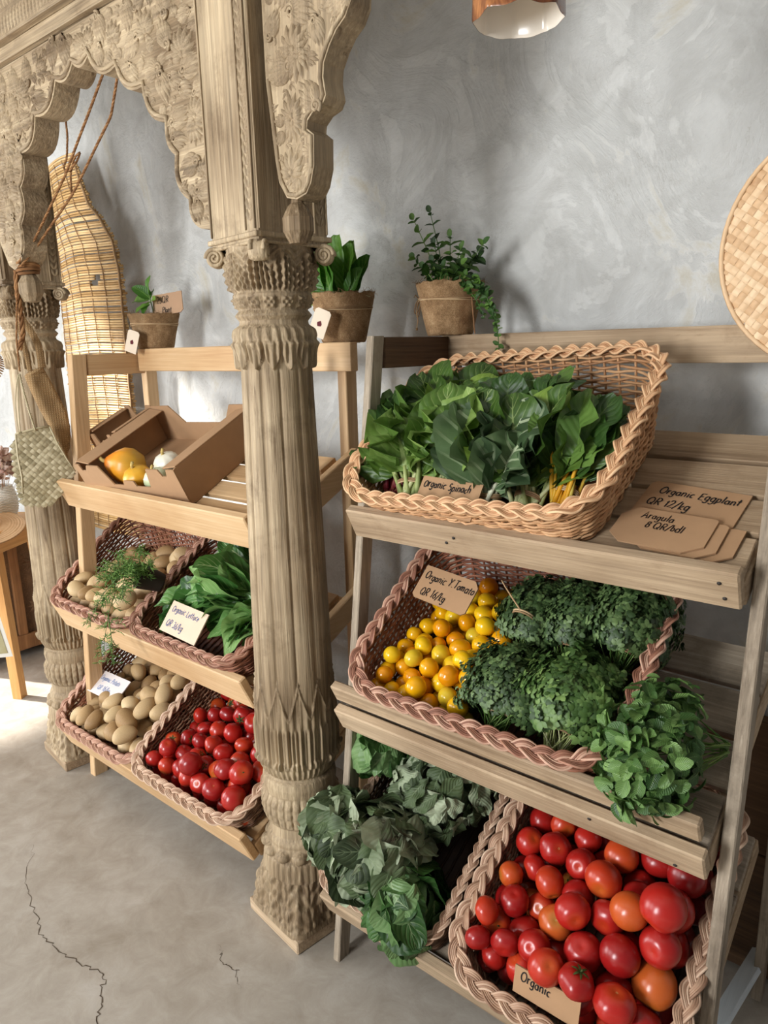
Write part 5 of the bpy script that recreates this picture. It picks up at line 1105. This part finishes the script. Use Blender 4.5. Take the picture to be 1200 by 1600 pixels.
# ---------------------------------------------------------------- reed mat, ropes and bags
REED = strand_mat('pale_reed', [(0.05, srgb(138, 100, 54)), (0.45, srgb(192, 154, 98)), (0.9, srgb(222, 190, 140))], rough=0.6)
MT = thing('reed_mat', 'long pale reed mat hanging against the wall behind the pine shelf', 'mat', (-2.6, 1.45, 1.4)); o = np.array([-2.6, 1.45, 1.4])
q = MB(); rng = np.random.default_rng(4); zs = np.arange(0.66, 2.045, 0.0092)
zr = [.66, .76, 1.15, 1.36, 1.577, 1.641, 1.737, 1.817, 1.864, 2.045]; xr = [-2.40, -2.39, -2.385, -2.38, -2.373, -2.375, -2.39, -2.44, -2.487, -2.56]
def edge(z): return np.interp(z, zr, xr)
def mat_y(x, z): return 1.452 + 0.035 * np.sin((x + 2.36) * 7.0) * np.clip((z - 0.9) / 0.8, 0, 1) - 0.02 * np.clip((1.0 - z), 0, 1)
for z in zs:
    x1 = edge(z) + rng.normal(0, .003); x0 = -2.86 + rng.normal(0, .006) + 0.06 * np.clip(z - 1.6, 0, 1); spans = [(x0, x1)]
    if 1.592 < z < 1.612: spans = [(x0, -2.545), (-2.50, x1)]
    elif 1.612 <= z < 1.628: spans = [(x0, -2.515), (-2.485, x1)]
    for a, b in spans:
        x = np.linspace(a, b, 14); sag = 0.003 * np.sin((x + 2.4) * 14 + z * 3) + rng.normal(0, .0010); P = np.c_[x, mat_y(x, z) + rng.normal(0, .0012), np.full(14, z) + sag] - o
        q.tube(P, 0.0043 + rng.normal(0, .0003), 5, ref=(0, 1, 0), A=(rng.random(), 0, 0))
part('reeds', q, REED, MT); q = MB()
for f in (0.012, 0.09, 0.17, 0.25, 0.33, 0.41, 0.47):
    z = np.linspace(.67, 2.03, 90); x = edge(z) - f; y = mat_y(x, z) - 0.0052 + 0.001 * np.sin(z * 340); P = np.c_[x, y, z] - o
    q.tube(P, 0.0017 if f > .02 else 0.005, 5, ref=(0, 1, 0), A=(.4, 0, 0))
part('stitching', q, TWINE, MT)
def rope(name, label, pts, r, mat=ROPE, strands=3, cat='rope', par=None, n=None):
    """twisted rope through smooth points"""
    P = np.array(pts, float); L = np.linalg.norm(np.diff(P, axis=0), axis=1).sum(); n = n or int(max(24, L / 0.004)); d = np.r_[0, np.cumsum(np.linalg.norm(np.diff(P, axis=0), axis=1))]; u = np.linspace(0, d[-1], n)
    Q = np.stack([np.interp(u, d, P[:, k]) for k in range(3)], 1)
    for _ in range(int(n / 14)): Q[1:-1] = (Q[:-2] + 2 * Q[1:-1] + Q[2:]) / 4
    T = nrm_rows(np.gradient(Q, axis=0)); a = np.eye(3)[np.argmin(np.abs(T.mean(0)))]; N = nrm_rows(np.cross(T, a)); B = np.cross(T, N); q = MB(); w = 2 * PI * u / (r * 9)
    for k in range(strands): p = w + k * 2 * PI / strands; q.tube(Q + (np.cos(p)[:, None] * N + np.sin(p)[:, None] * B) * r * .52, r * .56, 5, A=(k * .3 + .1, 0, 0))
    if par is not None: return part(name, q, mat, par)
    return solo(name, q, mat, label, cat)
def nrm_rows(a): return a / (np.linalg.norm(a, axis=1)[:, None] + 1e-12)
DR = (-2.105, YA + 0.03, 1.60)      # neck of the pendant drop
rt = thing('rope', 'brown rope running from the arch down to the carved drop, tied round it', 'rope')
rope('rope_strand', None, [(-1.635, 1.03, 2.04), (-1.72, 1.03, 1.965), (-1.90, 1.02, 1.80), (-2.04, 0.99, 1.66), (DR[0] + .02, DR[1] - .035, 1.60)], 0.0034, par=rt)
rope('rope_strand', None, [(-1.595, 1.03, 2.03), (-1.72, 1.06, 1.915), (-1.90, 1.04, 1.765), (-2.045, 1.00, 1.648), (DR[0] + .025, DR[1] - .03, 1.592)], 0.0034, par=rt)
q = MB(); th = np.linspace(0, 2 * PI, 40, endpoint=False)
for k in range(5): q.tube(np.c_[DR[0] + (.026 + .002 * (k % 2)) * np.cos(th), DR[1] + (.026 + .002 * (k % 2)) * np.sin(th), 1.578 + k * .0075 + .003 * np.sin(th + k)], 0.0046, 6, ref=(0, 0, 1), closed=True, A=(k * .2, 0, 0))
part('wrapped_turns', q, ROPE, rt)
rope('hanging_tail', None, [(DR[0] - .012, DR[1] - .028, 1.585), (-2.118, .960, 1.53), (-2.125, .965, 1.47), (-2.13, .966, 1.41), (-2.15, .962, 1.385), (-2.155, .962, 1.37)], 0.0075, par=rt)
rope('hanging_cord', 'thin brown cord hanging beside the top of the reed mat with a loose knot', [(-1.880, 1.03, 1.975), (-1.898, 1.04, 1.901), (-1.933, 1.05, 1.854), (-1.958, 1.05, 1.836), (-1.924, 1.045, 1.819), (-1.864, 1.04, 1.836), (-1.842, 1.04, 1.854), (-1.885, 1.045, 1.849), (-1.924, 1.05, 1.815), (-1.928, 1.05, 1.763)], 0.0028)
# frames facing the room between column and shelf
NF = Vector((.907, -.42, 0)); RFv = Vector((.42, .907, 0))
def hang_frame(pt): return Matrix([[RFv[i], (0, 0, 1)[i], NF[i], pt[i]] for i in range(3)] + [[0, 0, 0, 1]])
def burlap_material():
    t = NT('burlap'); v = t.coord((1, 1, 1), rnd=False); w1 = t.n('TexWave'); w1.inputs['Scale'].default_value = 48; w1.bands_direction = 'X'; t.l(v, w1.inputs[0]); w2 = t.n('TexWave'); w2.inputs['Scale'].default_value = 48; w2.bands_direction = 'Y'; t.l(v, w2.inputs[0])
    for w in (w1, w2): w.inputs['Distortion'].default_value = 1.2; w.inputs['Detail Scale'].default_value = 0.6
    f = t.math('MULTIPLY', w1.outputs['Fac'], w2.outputs['Fac']); n = t.noise(v, 14, 5); c = t.mix(t.math('MULTIPLY', f, .55), t.ramp(n, [(.3, srgb(126, 98, 66)), (.7, srgb(160, 130, 92))]), srgb(188, 160, 122)); t.col(c); t.rough(.95, .1); t.bump(f, .6, .002); return t.m
BURL = burlap_material()
def pillow_sheet(poly, th, nx=26, folds=0.0):
    """filled outline inflated to a soft bag (both sides)"""
    P = np.array(poly, float); lo, hi = P[:, 1].min(), P[:, 1].max(); rowsz = np.linspace(hi - .001, lo + .001, 34); G = []
    for z in rowsz:
        xs = []
        for a, b in zip(P, np.roll(P, -1, 0)):
            if (a[1] - z) * (b[1] - z) < 0: xs.append(a[0] + (z - a[1]) / (b[1] - a[1]) * (b[0] - a[0]))
        G.append((min(xs), max(xs)))
    G = np.array(G); s = np.linspace(0, 2 * PI, nx * 2, endpoint=False); q = MB(); f = (hi - rowsz) / (hi - lo)
    thick = th * (0.45 + 0.55 * np.sin(PI * np.clip(f * .9 + .1, 0, 1))); c = (G[:, 0] + G[:, 1]) / 2; w = (G[:, 1] - G[:, 0]) / 2
    X = c[:, None] + w[:, None] * np.cos(s); Z = rowsz[:, None] + 0 * s; Y = thick[:, None] * np.sin(s) * (1 + .15 * np.cos(s * 3)) + folds * np.sin(X * 90 + Z * 25)
    q.grid(np.stack([X, Z, Y], -1), cv=True); return q
BG = thing('burlap_bag', 'brown burlap pouch hanging by its strap between the far column and the pine shelf', 'bag', hang_frame((-2.170, 0.995, 1.2)))
part('pouch', pillow_sheet([(-.022, .098), (.003, .113), (.031, .121), (.052, .066), (.080, -.012), (.086, -.062), (.078, -.125), (.062, -.152), (.044, -.108), (.024, -.048), (.008, -.006), (-.010, .050)], .020, folds=.0012), BURL, BG)
q = MB(); s = np.linspace(0, 1, 26)[:, None]
def bez(a, b, c, d): a, b, c, d = (np.array(v, float) for v in (a, b, c, d)); return (1 - s) ** 3 * a + 3 * s * (1 - s) ** 2 * b + 3 * s ** 2 * (1 - s) * c + s ** 3 * d
for A_, wd in ((bez((-.014, .272, .006), (.01, .22, .014), (.034, .20, .018), (.028, .118, .012)), .010), (bez((-.014, .272, .002), (-.02, .22, .008), (-.008, .17, .010), (-.004, .108, .012)), .007)):
    q.grid(np.stack([A_ + np.array([-wd, 0, -.004]), A_, A_ + np.array([wd, 0, -.006])], 1)); q.grid(np.stack([A_ + np.array([-wd, 0, -.006]), A_ + np.array([0, 0, -.002]), A_ + np.array([wd, 0, -.008])], 1), flip=True)
part('strap', q, BURL, BG)
q = pillow_sheet([(-.010, .104), (.031, .119), (.033, .105), (-.012, .090)], .012); part('hem', q, BURL, BG, mat=Matrix.Translation((0, 0, .006)))
def weave(poly, w, ang, amp, rng, th=0.0012, gap=0.12, ragged=True):
    """flat basket weave of strips clipped to an outline (local x, up, out)"""
    P = np.array(poly, float); c = P.mean(0); Rr = np.linalg.norm(P - c, axis=1).max() * 1.05; q = MB(); n = int(Rr / w) + 1
    for fam in (0, 1):
        d = np.array([math.cos(ang + fam * PI / 2), math.sin(ang + fam * PI / 2)]); e = np.array([-d[1], d[0]])
        for k in range(-n, n + 1):
            s = np.arange(-Rr, Rr, w / 4); pts = c + e * k * w + s[:, None] * d; ins = np.array([in_poly(p, poly) for p in pts]); i = 0
            while i < len(s):
                if not ins[i]: i += 1; continue
                j = i
                while j < len(s) and ins[j]: j += 1
                if j - i > 4:
                    ss = s[i:j]; pp = pts[i:j]; z = amp * np.sin(PI * (ss / w + 0.5 + k + fam)); hw = w * (1 - gap) / 2; r = rng.random()
                    L = np.c_[pp - e * hw, z - amp * .25]; Cc = np.c_[pp, z + amp * .15]; Rg = np.c_[pp + e * hw, z - amp * .25]; q.grid(np.stack([L, Cc, Rg], 1), (r, 0, 0), flip=True); q.grid(np.stack([L, Cc - (0, 0, th), Rg], 1), (r, 0, 0))
                i = j
    return q
PALM = strand_mat('grey_green_palm_strip', [(0.05, srgb(128, 116, 86)), (0.5, srgb(172, 158, 124)), (0.9, srgb(204, 192, 160))], rough=.65)
STRAW = strand_mat('straw', [(0.05, srgb(176, 134, 94)), (0.5, srgb(216, 178, 136)), (0.9, srgb(236, 206, 168))], rough=.6)
rng = np.random.default_rng(12); FANP = [(-.043, .093), (.013, .106), (.048, .110), (.063, .061), (.084, .01), (.103, -.03), (.090, -.058), (.066, -.085), (.049, -.106), (.028, -.131), (-.023, -.125), (-.048, -.116), (-.046, -.083), (-.042, -.036), (-.045, .03)]
FN = thing('palm_pouch', 'flat pouch woven of grey-green palm strips hanging in front of the far column', 'pouch', hang_frame((-2.128, .953, 1.04)))
part('front_weave', weave(FANP, .0125, .75, .0016, rng), PALM, FN)
part('back_weave', weave([(-.058, .060), (-.04, .085), (.01, .10), (.03, -.12), (-.02, -.128), (-.052, -.118), (-.060, -.03)], .0125, .75, .0016, rng), PALM, FN, mat=Matrix.Translation((-.004, 0, -.016)))
q = MB(); A_ = np.array([(-.043, .093, .001), (.013, .106, .002), (.048, .110, .001)]); q.tube(A_, .003, 6, A=(.6, 0, 0)); q.tube(np.array([(.048, .110, .001), (.063, .061, .001), (.084, .01, .001), (.103, -.03, 0)]), .0022, 6, A=(.8, 0, 0)); q.tube(np.array([(-.043, .093, .001), (-.045, .03, 0), (-.042, -.036, .001), (-.046, -.083, 0)]), .0022, 6, A=(.8, 0, 0)); part('bound_edge', q, PALM, FN)
for a, b, c in (((-.012, .262, -.008), (-.003, .18, .004), (.010, .098, .004)), ((-.014, .262, -.008), (-.034, .19, .002), (-.033, .098, .004)), ((-.014, .262, -.008), (-.022, .18, .002), (-.012, .100, .004))):
    pass
cordm = MB(); u = np.linspace(0, 1, 60)[:, None]
for a, b, c, r in (((-.012, .262, -.006), (-.005, .18, .006), (.010, .100, .004), .0028), ((-.014, .262, -.006), (-.038, .20, .004), (-.034, .094, .004), .0016), ((-.014, .262, -.006), (-.026, .19, .006), (-.030, .094, .005), .0016)):
    A_ = (1 - u) ** 2 * np.array(a) + 2 * u * (1 - u) * np.array(b) + u * u * np.array(c); cordm.tube(A_ + np.c_[.0012 * np.sin(u * 120), 0 * u, .0012 * np.cos(u * 120)] * (r > .002), r, 5, A=(.5, 0, 0))
part('braided_handle', cordm, PALM, FN)
rope('hanging_cord', 'thin cord tying the palm pouch to the carved drop', [(DR[0] - .004, DR[1] - .030, 1.575), (-2.118, .955, 1.50), (-2.128, .945, 1.40), (-2.128, .942, 1.31)], 0.0028)
# ornament cut by the left frame edge
q = MB(); rng = np.random.default_rng(2); HB = hang_frame((-2.385, .975, 1.345))
for i in range(15):
    for sg in (-1, 1):
        y = .045 - i * .0072; wdt = .030 * math.sin(PI * min(.97, (i + 1.2) / 16)) + .003
        q.tube([(0, y, .006), (sg * wdt * .6, y - .004, .008), (sg * wdt, y - .011, .002)], [.0032, .0034, .002], 5, A=(rng.random(), 0, 0))
q.tube([(0, .06, .004), (0, 0, .006), (0, -.075, .004)], .003, 6)
t = thing('palm_ornament', 'small pinecone-shaped woven ornament hanging at the left edge', 'ornament', HB); part('woven_body', q, strand_mat('dry_palm', [(.05, srgb(120, 88, 58)), (.5, srgb(166, 132, 96)), (.9, srgb(200, 170, 132))]), t)
q = MB(); q.tube([(0, .06, .004), (-.004, .16, .004), (.0, .33, .0)], .0015, 5); part('hanging_loop', q, TWINE, t)

# ---------------------------------------------------------------- table, hat, flowers, chest at the far left
e = Vector((-.52, .854, 0)); nrml = Vector((.854, .52, 0)); TM_ = Matrix([[nrml[0], e[0], 0, -2.861], [nrml[1], e[1], 0, 1.085], [0, 0, 1, 0], [0, 0, 0, 1]])
TB_ = thing('side_table', 'light honey-coloured wooden table at the far left beyond the column', 'table', TM_)
q = MB(); q.board((-.62, -.42, .672), (0.03, .34, .700), .003); part('tabletop', q, ORANGEW[1], TB_, False)
q = MB(); q.board((-.60, -.40, .612), (.012, -.378, .671), .002); q.board((-.008, -.3775, .612), (.012, .3175, .671), .002); q.board((-.60, .318, .612), (.012, .34, .671), .002); part('apron', q, ORANGEW[1], TB_, False)
for x, y, dx, dy in ((-.035, .04, .03, -.02), (-.035, .28, .03, .03), (-.56, -.35, -.03, -.03), (-.56, .28, -.03, .03)):
    q = MB(); G = np.array([[(x + a + ddx, y + b + ddy, z) for a, b in ((-.019, -.019), (.019, -.019), (.019, .019), (-.019, .019))] for z, ddx, ddy in ((0, dx, dy), (.611, 0, 0))]); q.grid(G, cv=True, flip=True); q.F.append(np.array([[3, 2, 1, 0]])); q.F.append(np.array([[4, 5, 6, 7]])); part('leg', q, ORANGEW[2], TB_, False)
HT = thing('straw_hat', 'wide ringed straw hat lying on the far left table', 'hat', TM_ @ Matrix.Translation((-.10, .02, .712)) @ Matrix.Rotation(math.radians(10), 4, 'Y') @ Matrix.Rotation(math.radians(8), 4, 'X'))
q = MB(); r = np.linspace(.02, .185, 34); th = np.linspace(0, 2 * PI, 72, endpoint=False)
R, T_ = np.meshgrid(r, th, indexing='ij'); Zh = np.interp(R, [0, .07, .085, .10, .185], [.09, .085, .04, .012, .004]) + .0016 * np.sin(R * 2 * PI / .0075) + .004 * np.sin(T_ * 3) * (R / .185) ** 2
q.grid(np.stack([R * np.cos(T_), R * np.sin(T_), Zh], -1), np.stack([.5 + .4 * np.sin(R * 600)] * 3, -1), cv=True, flip=True); q.grid(np.stack([R * np.cos(T_), R * np.sin(T_), Zh - .004], -1), cv=True); part('brim_and_crown', q, STRAW, HT)
VS = thing('woven_vase', 'small white woven vase on the far left table holding dried flowers', 'vase', TM_ @ Matrix.Translation((-.12, .225, .700)))
q = MB()
for i in range(26):
    z = .004 + i * .0052; rr = .048 + .016 * math.sin(PI * (i / 25) ** .9); a = np.linspace(0, 2 * PI, 48, endpoint=False); q.tube(np.c_[(rr + .0018 * np.cos(a * 12 + PI * (i % 2))) * np.cos(a), (rr + .0018 * np.cos(a * 12 + PI * (i % 2))) * np.sin(a), np.full(48, z)], .0029, 5, ref=(0, 0, 1), closed=True, A=(.3 + .4 * (i % 3) / 3, 0, 0))
q.lathe([(0, .003), (.045, .004), (.044, .006), (0, .006)], 24); part('woven_body', q, strand_mat('white_palm', [(.05, srgb(196, 192, 182)), (.5, srgb(226, 222, 212)), (.9, srgb(242, 240, 234))]), VS)
DF = thing('dried_flowers', 'bouquet of pale pink dried flowers in the white woven vase', 'flowers', TM_ @ Matrix.Translation((-.12, .225, .700))); st = MB(); rng = np.random.default_rng(9)
PETAL = leaf_mat('dried_petal', srgb(150, 112, 100), srgb(206, 172, 158), srgb(240, 226, 214), srgb(190, 140, 120), .3, rough=.8, transl=.3)
for i in range(40):
    a = rng.random() * 6.28; rr = .02 + .10 * rng.random(); tip = np.array([rr * math.cos(a), rr * math.sin(a), .20 + .12 * rng.random() - rr * .4]); stalk(st, (0, 0, .03), tip, .0012, .0009, rng, k=4); q = MB()
    for k in range(6): dd = nrm(rng.normal(0, 1, 3) + nrm(tip - (0, 0, .05))); leaf(q, tip, dd, nrm(rng.normal(0, 1, 3)), .034, .024, rng, nu=6, nv=5, curl=-.6, cup=.5, wave=.08)
    part('flower_head', q, PETAL, DF)
part('stems', st, strand_mat('dry_stem', [(.05, srgb(120, 86, 60)), (.9, srgb(170, 130, 96))]), DF)
CH = thing('wooden_chest', 'old carved dark wooden chest against the wall at the far left', 'chest', (-3.64, 1.08, 0))
q = MB(); q.board((0, 0, .05), (.40, .42, .60), .003); part('body', q, DARKW[0], CH, False)
q = MB()
for y0, y1, z0, z1 in ((0, .05, .05, .60), (.37, .42, .05, .60), (.0505, .3695, .05, .12), (.0505, .3695, .56, .60), (.19, .23, .121, .559)): q.board((.4005, y0, z0), (.418, y1, z1), .003)
part('panel_frame', q, wood('reddish_frame_wood', 2, srgb(84, 54, 32), srgb(132, 92, 58), srgb(164, 122, 82)), CH, False)
fr = Matrix([[0, 0, 1, .401], [1, 0, 0, 0], [0, 1, 0, 0], [0, 0, 0, 1]])
for (y, z) in ((.12, .24), (.12, .44), (.30, .24), (.30, .44)):
    q = MB()
    for k in range(12): petal(q, (y, z), k * PI / 6, .055, .010, .008, fr)
    part('lotus_carving', q, DARKW[2], CH)
for y in (.03, .39):
    for x in (.03, .37): q = MB(); q.board((x - .025, y - .025, 0), (x + .025, y + .025, .0495), .002); part('foot', q, DARKW[2], CH, False)
# printed canvas sheet hanging into the frame at the left
CL = thing('canvas_print', 'off-white printed canvas sheet hanging into view at the left edge', 'cloth', Matrix([[.62, 0, .785, -2.50], [.785, 0, -.62, .86], [0, 1, 0, .355], [0, 0, 0, 1]]))
def sheet(w0, w1, h, mat, name, off, bord=0):
    q = MB(); u = np.linspace(0, 1, 12); v = np.linspace(0, 1, 10); U, V_ = np.meshgrid(u, v, indexing='ij'); X = -w0 + bord + (w0 + w1 * (1 - V_) - 2 * bord) * U; Y = bord + (h - 2 * bord) * V_; Z = .006 * np.sin(U * 7 + V_ * 3) * V_ + off
    q.grid(np.stack([X, Y, Z], -1)); q.grid(np.stack([X, Y, Z - .0012], -1), flip=True); return part(name, q, mat, CL)
sheet(.16, .09, .62, plain('white_canvas', srgb(232, 228, 218), .9, .2), 'canvas', 0); sheet(.16, .09, .62, plain('faded_print', srgb(196, 192, 160), .9, .2, .15, 14, c2=srgb(172, 160, 120)), 'print', .0016, .014)
q = MB(); q.tube([(-.12, .61, 0), (-.11, 1.2, 0), (-.10, 1.75, .02)], .0016, 5); part('hanging_cord', q, TWINE, CL)

# ---------------------------------------------------------------- asparagus fern between the two middle baskets
FP = thing('fern_pot', 'small dark nursery pot lying between the potato and lettuce baskets', 'pot', Matrix.Translation((-1.688, 1.02, .752)) @ Matrix.Rotation(math.radians(62), 4, (1, -.5, 0)))
q = MB(); q.lathe([(0, -.035), (.024, -.034), (.026, -.03), (.036, .03), (.038, .032), (.035, .033), (.033, .028)], 28); part('pot_wall', q, plain('dark_plastic', srgb(58, 46, 40), .7, .3, .2, 40), FP); q = MB(); q.lathe([(0, .030), (.034, .026)], 24, flip=True); part('soil', q, SOIL, FP)
AF = thing('asparagus_fern', 'feathery asparagus fern trailing down between the potato baskets', 'plant', (-1.68, .97, .76)); q = MB(); st = MB(); rng = np.random.default_rng(6)
def frond(P, n, l):
    P = np.array(P, float); u = np.linspace(0, len(P) - 1, 40); Q = np.stack([np.interp(u, np.arange(len(P)), P[:, k]) for k in range(3)], 1)
    for _ in range(5): Q[1:-1] = (Q[:-2] + 2 * Q[1:-1] + Q[2:]) / 4
    st.tube(Q, np.linspace(.0013, .0006, 40), 4)
    for j in range(n):
        i = int(3 + 36 * j / n); T = nrm(Q[min(39, i + 1)] - Q[i - 1]); d = nrm(np.cross(T, rng.normal(0, 1, 3)) + T * .5); b0 = Q[i]; L = l * (.5 + .8 * rng.random()) * (1 - .4 * j / n); e1 = b0 + d * L; st.tube([b0, e1], [.0006, .0004], 3)
        for k in range(7): f = (k + .5) / 7; c = b0 + d * L * f; dd = nrm(d * .6 + rng.normal(0, .7, 3)); q.tube([c, c + dd * .006, c + dd * .013], [.0008, .0009, .0003], 4, A=(0, .5, rng.random()))
for P in ([(0, .03, 0), (.02, -.02, .05), (-.02, -.05, .06), (-.06, -.06, .04)], [(0, .03, 0), (.03, 0, .07), (.05, 0, .10)], [(0, .03, 0), (-.03, 0, .05), (-.07, 0, .07)], [(0, .03, 0), (0, -.04, .03), (-.03, -.08, -.02), (-.07, -.09, -.08), (-.10, -.09, -.11)],
          [(0, .03, 0), (.01, -.05, .02), (.01, -.09, -.06), (-.01, -.10, -.14), (-.02, -.10, -.20)], [(0, .03, 0), (.03, -.04, .04), (.06, -.07, .02), (.07, -.08, -.02)], [(0, .03, 0), (-.05, -.03, .02), (-.10, -.05, 0)], [(0, .02, 0), (.02, -.05, 0), (-.02, -.07, -.02), (-.05, -.08, -.05)], [(0, .03, .0), (.04, .02, .05), (.08, .0, .06)], [(.01, -.09, -.06), (.03, -.10, -.13), (.02, -.10, -.19)]): frond(P, 20, .034)
for P in ([(0, .03, 0), (0, -.02, .04), (-.03, -.04, .03)], [(0, .03, 0), (.02, -.01, .05), (.03, -.03, .06)], [(0, .03, 0), (-.02, -.03, .04), (-.05, -.05, .02)]): frond(P, 22, .04)
part('needles', q, leaf_mat('fern_needle', srgb(52, 92, 34), srgb(98, 140, 58), srgb(150, 184, 100), srgb(150, 180, 100), 0), AF); part('stems', st, GRNST, AF)

# ---------------------------------------------------------------- lamp, straw disc, pale strip at the right
GLZ = NT('brown_glaze'); n_ = GLZ.noise(GLZ.coord((1, 1, .5)), 22, 6, .6, 1.5); GLZ.col(GLZ.ramp(n_, [(.32, srgb(58, 32, 22)), (.50, srgb(116, 68, 40)), (.66, srgb(172, 114, 68)), (.8, srgb(206, 160, 110))])); GLZ.rough(.12, .6)
WGL = plain('white_glaze', srgb(238, 228, 214), .18, .6)
LP = thing('pendant_lamp', 'faceted brown-glazed ceramic pendant lamp, white inside, at the top of the picture', 'lamp', Matrix.Translation((-.483, .85, 1.726)) @ Matrix.Rotation(math.radians(12), 4, 'Z') @ Matrix.Diagonal((.86, .86, 1, 1)))
def octo(prof, flip):
    k = 64; th = np.linspace(0, 2 * PI, k, endpoint=False); oc = 1 / np.cos(((th + PI / 8) % (PI / 4)) - PI / 8); P = np.stack([np.array([[r * c * math.cos(a), r * c * math.sin(a), z + (.0012 * math.cos(8 * a + PI) if z < .01 else 0)] for a, c in zip(th, oc * .95)]) for r, z in prof]); q = MB(); q.grid(P, cv=True, flip=flip); return q
part('glazed_shade', octo([(.062, 0), (.0625, .003), (.061, .04), (.058, .08), (.050, .12), (.036, .145), (.016, .155), (.008, .157)], True), GLZ.m, LP); part('white_lining', octo([(.0615, 0), (.0585, .004), (.057, .04), (.054, .08), (.046, .115), (.030, .135), (.004, .14)], False), WGL, LP)
q = MB(); q.tube([(0, 0, .157), (0, 0, 1.673)], .003, 8); part('cord', q, plain('black_cord', srgb(30, 28, 26), .7, .3), LP); q = MB(); q.lathe([(0, .134), (.014, .132), (.015, .095), (0, .094)], 20); part('socket', q, plain('bulb_holder', srgb(206, 196, 184), .5, .3), LP)
q = MB(); q.lathe([(0, .042), (.010, .045), (.018, .06), (.016, .078), (.010, .094)], 20, flip=True); part('bulb', q, plain('frosted_bulb', srgb(240, 234, 224), .2, .6), LP)
DC = thing('straw_tray', 'round flat woven straw tray hanging at the right edge above the rail', 'tray', Matrix([[1, 0, 0, -.180], [0, 0, -1, 1.372], [0, 1, 0, 1.492], [0, 0, 0, 1]])); rng = np.random.default_rng(15)
circ = [(.196 * math.cos(a), .196 * math.sin(a)) for a in np.linspace(0, 2 * PI, 60, endpoint=False)]
q = weave(circ, .0125, .95, .0019, rng, gap=.05)
for i, v in enumerate(q.V): v[:, 2] += .012 * (1 - (v[:, 0] ** 2 + v[:, 1] ** 2) / .04)
part('woven_face', q, STRAW, DC); q = MB(); a = np.linspace(0, 2 * PI, 200, endpoint=False)
q.tube(np.c_[.197 * np.cos(a), .197 * np.sin(a), .001 + .0008 * np.sin(a * 60)], .0045, 6, ref=(0, 0, 1), closed=True, A=(.6, 0, 0)); part('bound_rim', q, STRAW, DC); q = MB(); q.lathe([(0, -.003), (.19, -.005)], 60, flip=True); part('backing', q, CARD, DC)
q = MB(); q.tube([(.0, .197, 0), (.02, 1.0, .02), (.02, 1.906, .02)], .002, 5); part('hanging_cord', q, TWINE, DC)
q = MB(); G = frame((-.232, 1.37, .06), (-.13, -.95, -.10), (.8, -.1, .35)); q.board((-.16, -.019, 0), (.16, .019, .012), .002, mat=G)  # pale board put in for a strip of unclear origin
WH = wood('pale_strip_wood', 1, srgb(186, 194, 198), srgb(212, 218, 222), srgb(232, 236, 238), bump=.3)
solo('pale_strip', q, WH, 'pale strip of board low behind the right post of the weathered shelf', 'plank', smooth=False)

q = MB(); q.board((-.62, 1.482, .012), (.10, 1.516, .30), .003); q.board((-.62, 1.480, .303), (.10, 1.514, .60), .003)  # boards added to darken the gaps behind the lower tiers
solo('backing_board', q, DARKW[0], 'added dark boards against the wall, darkening the gaps behind the weathered shelf', 'board', smooth=False)
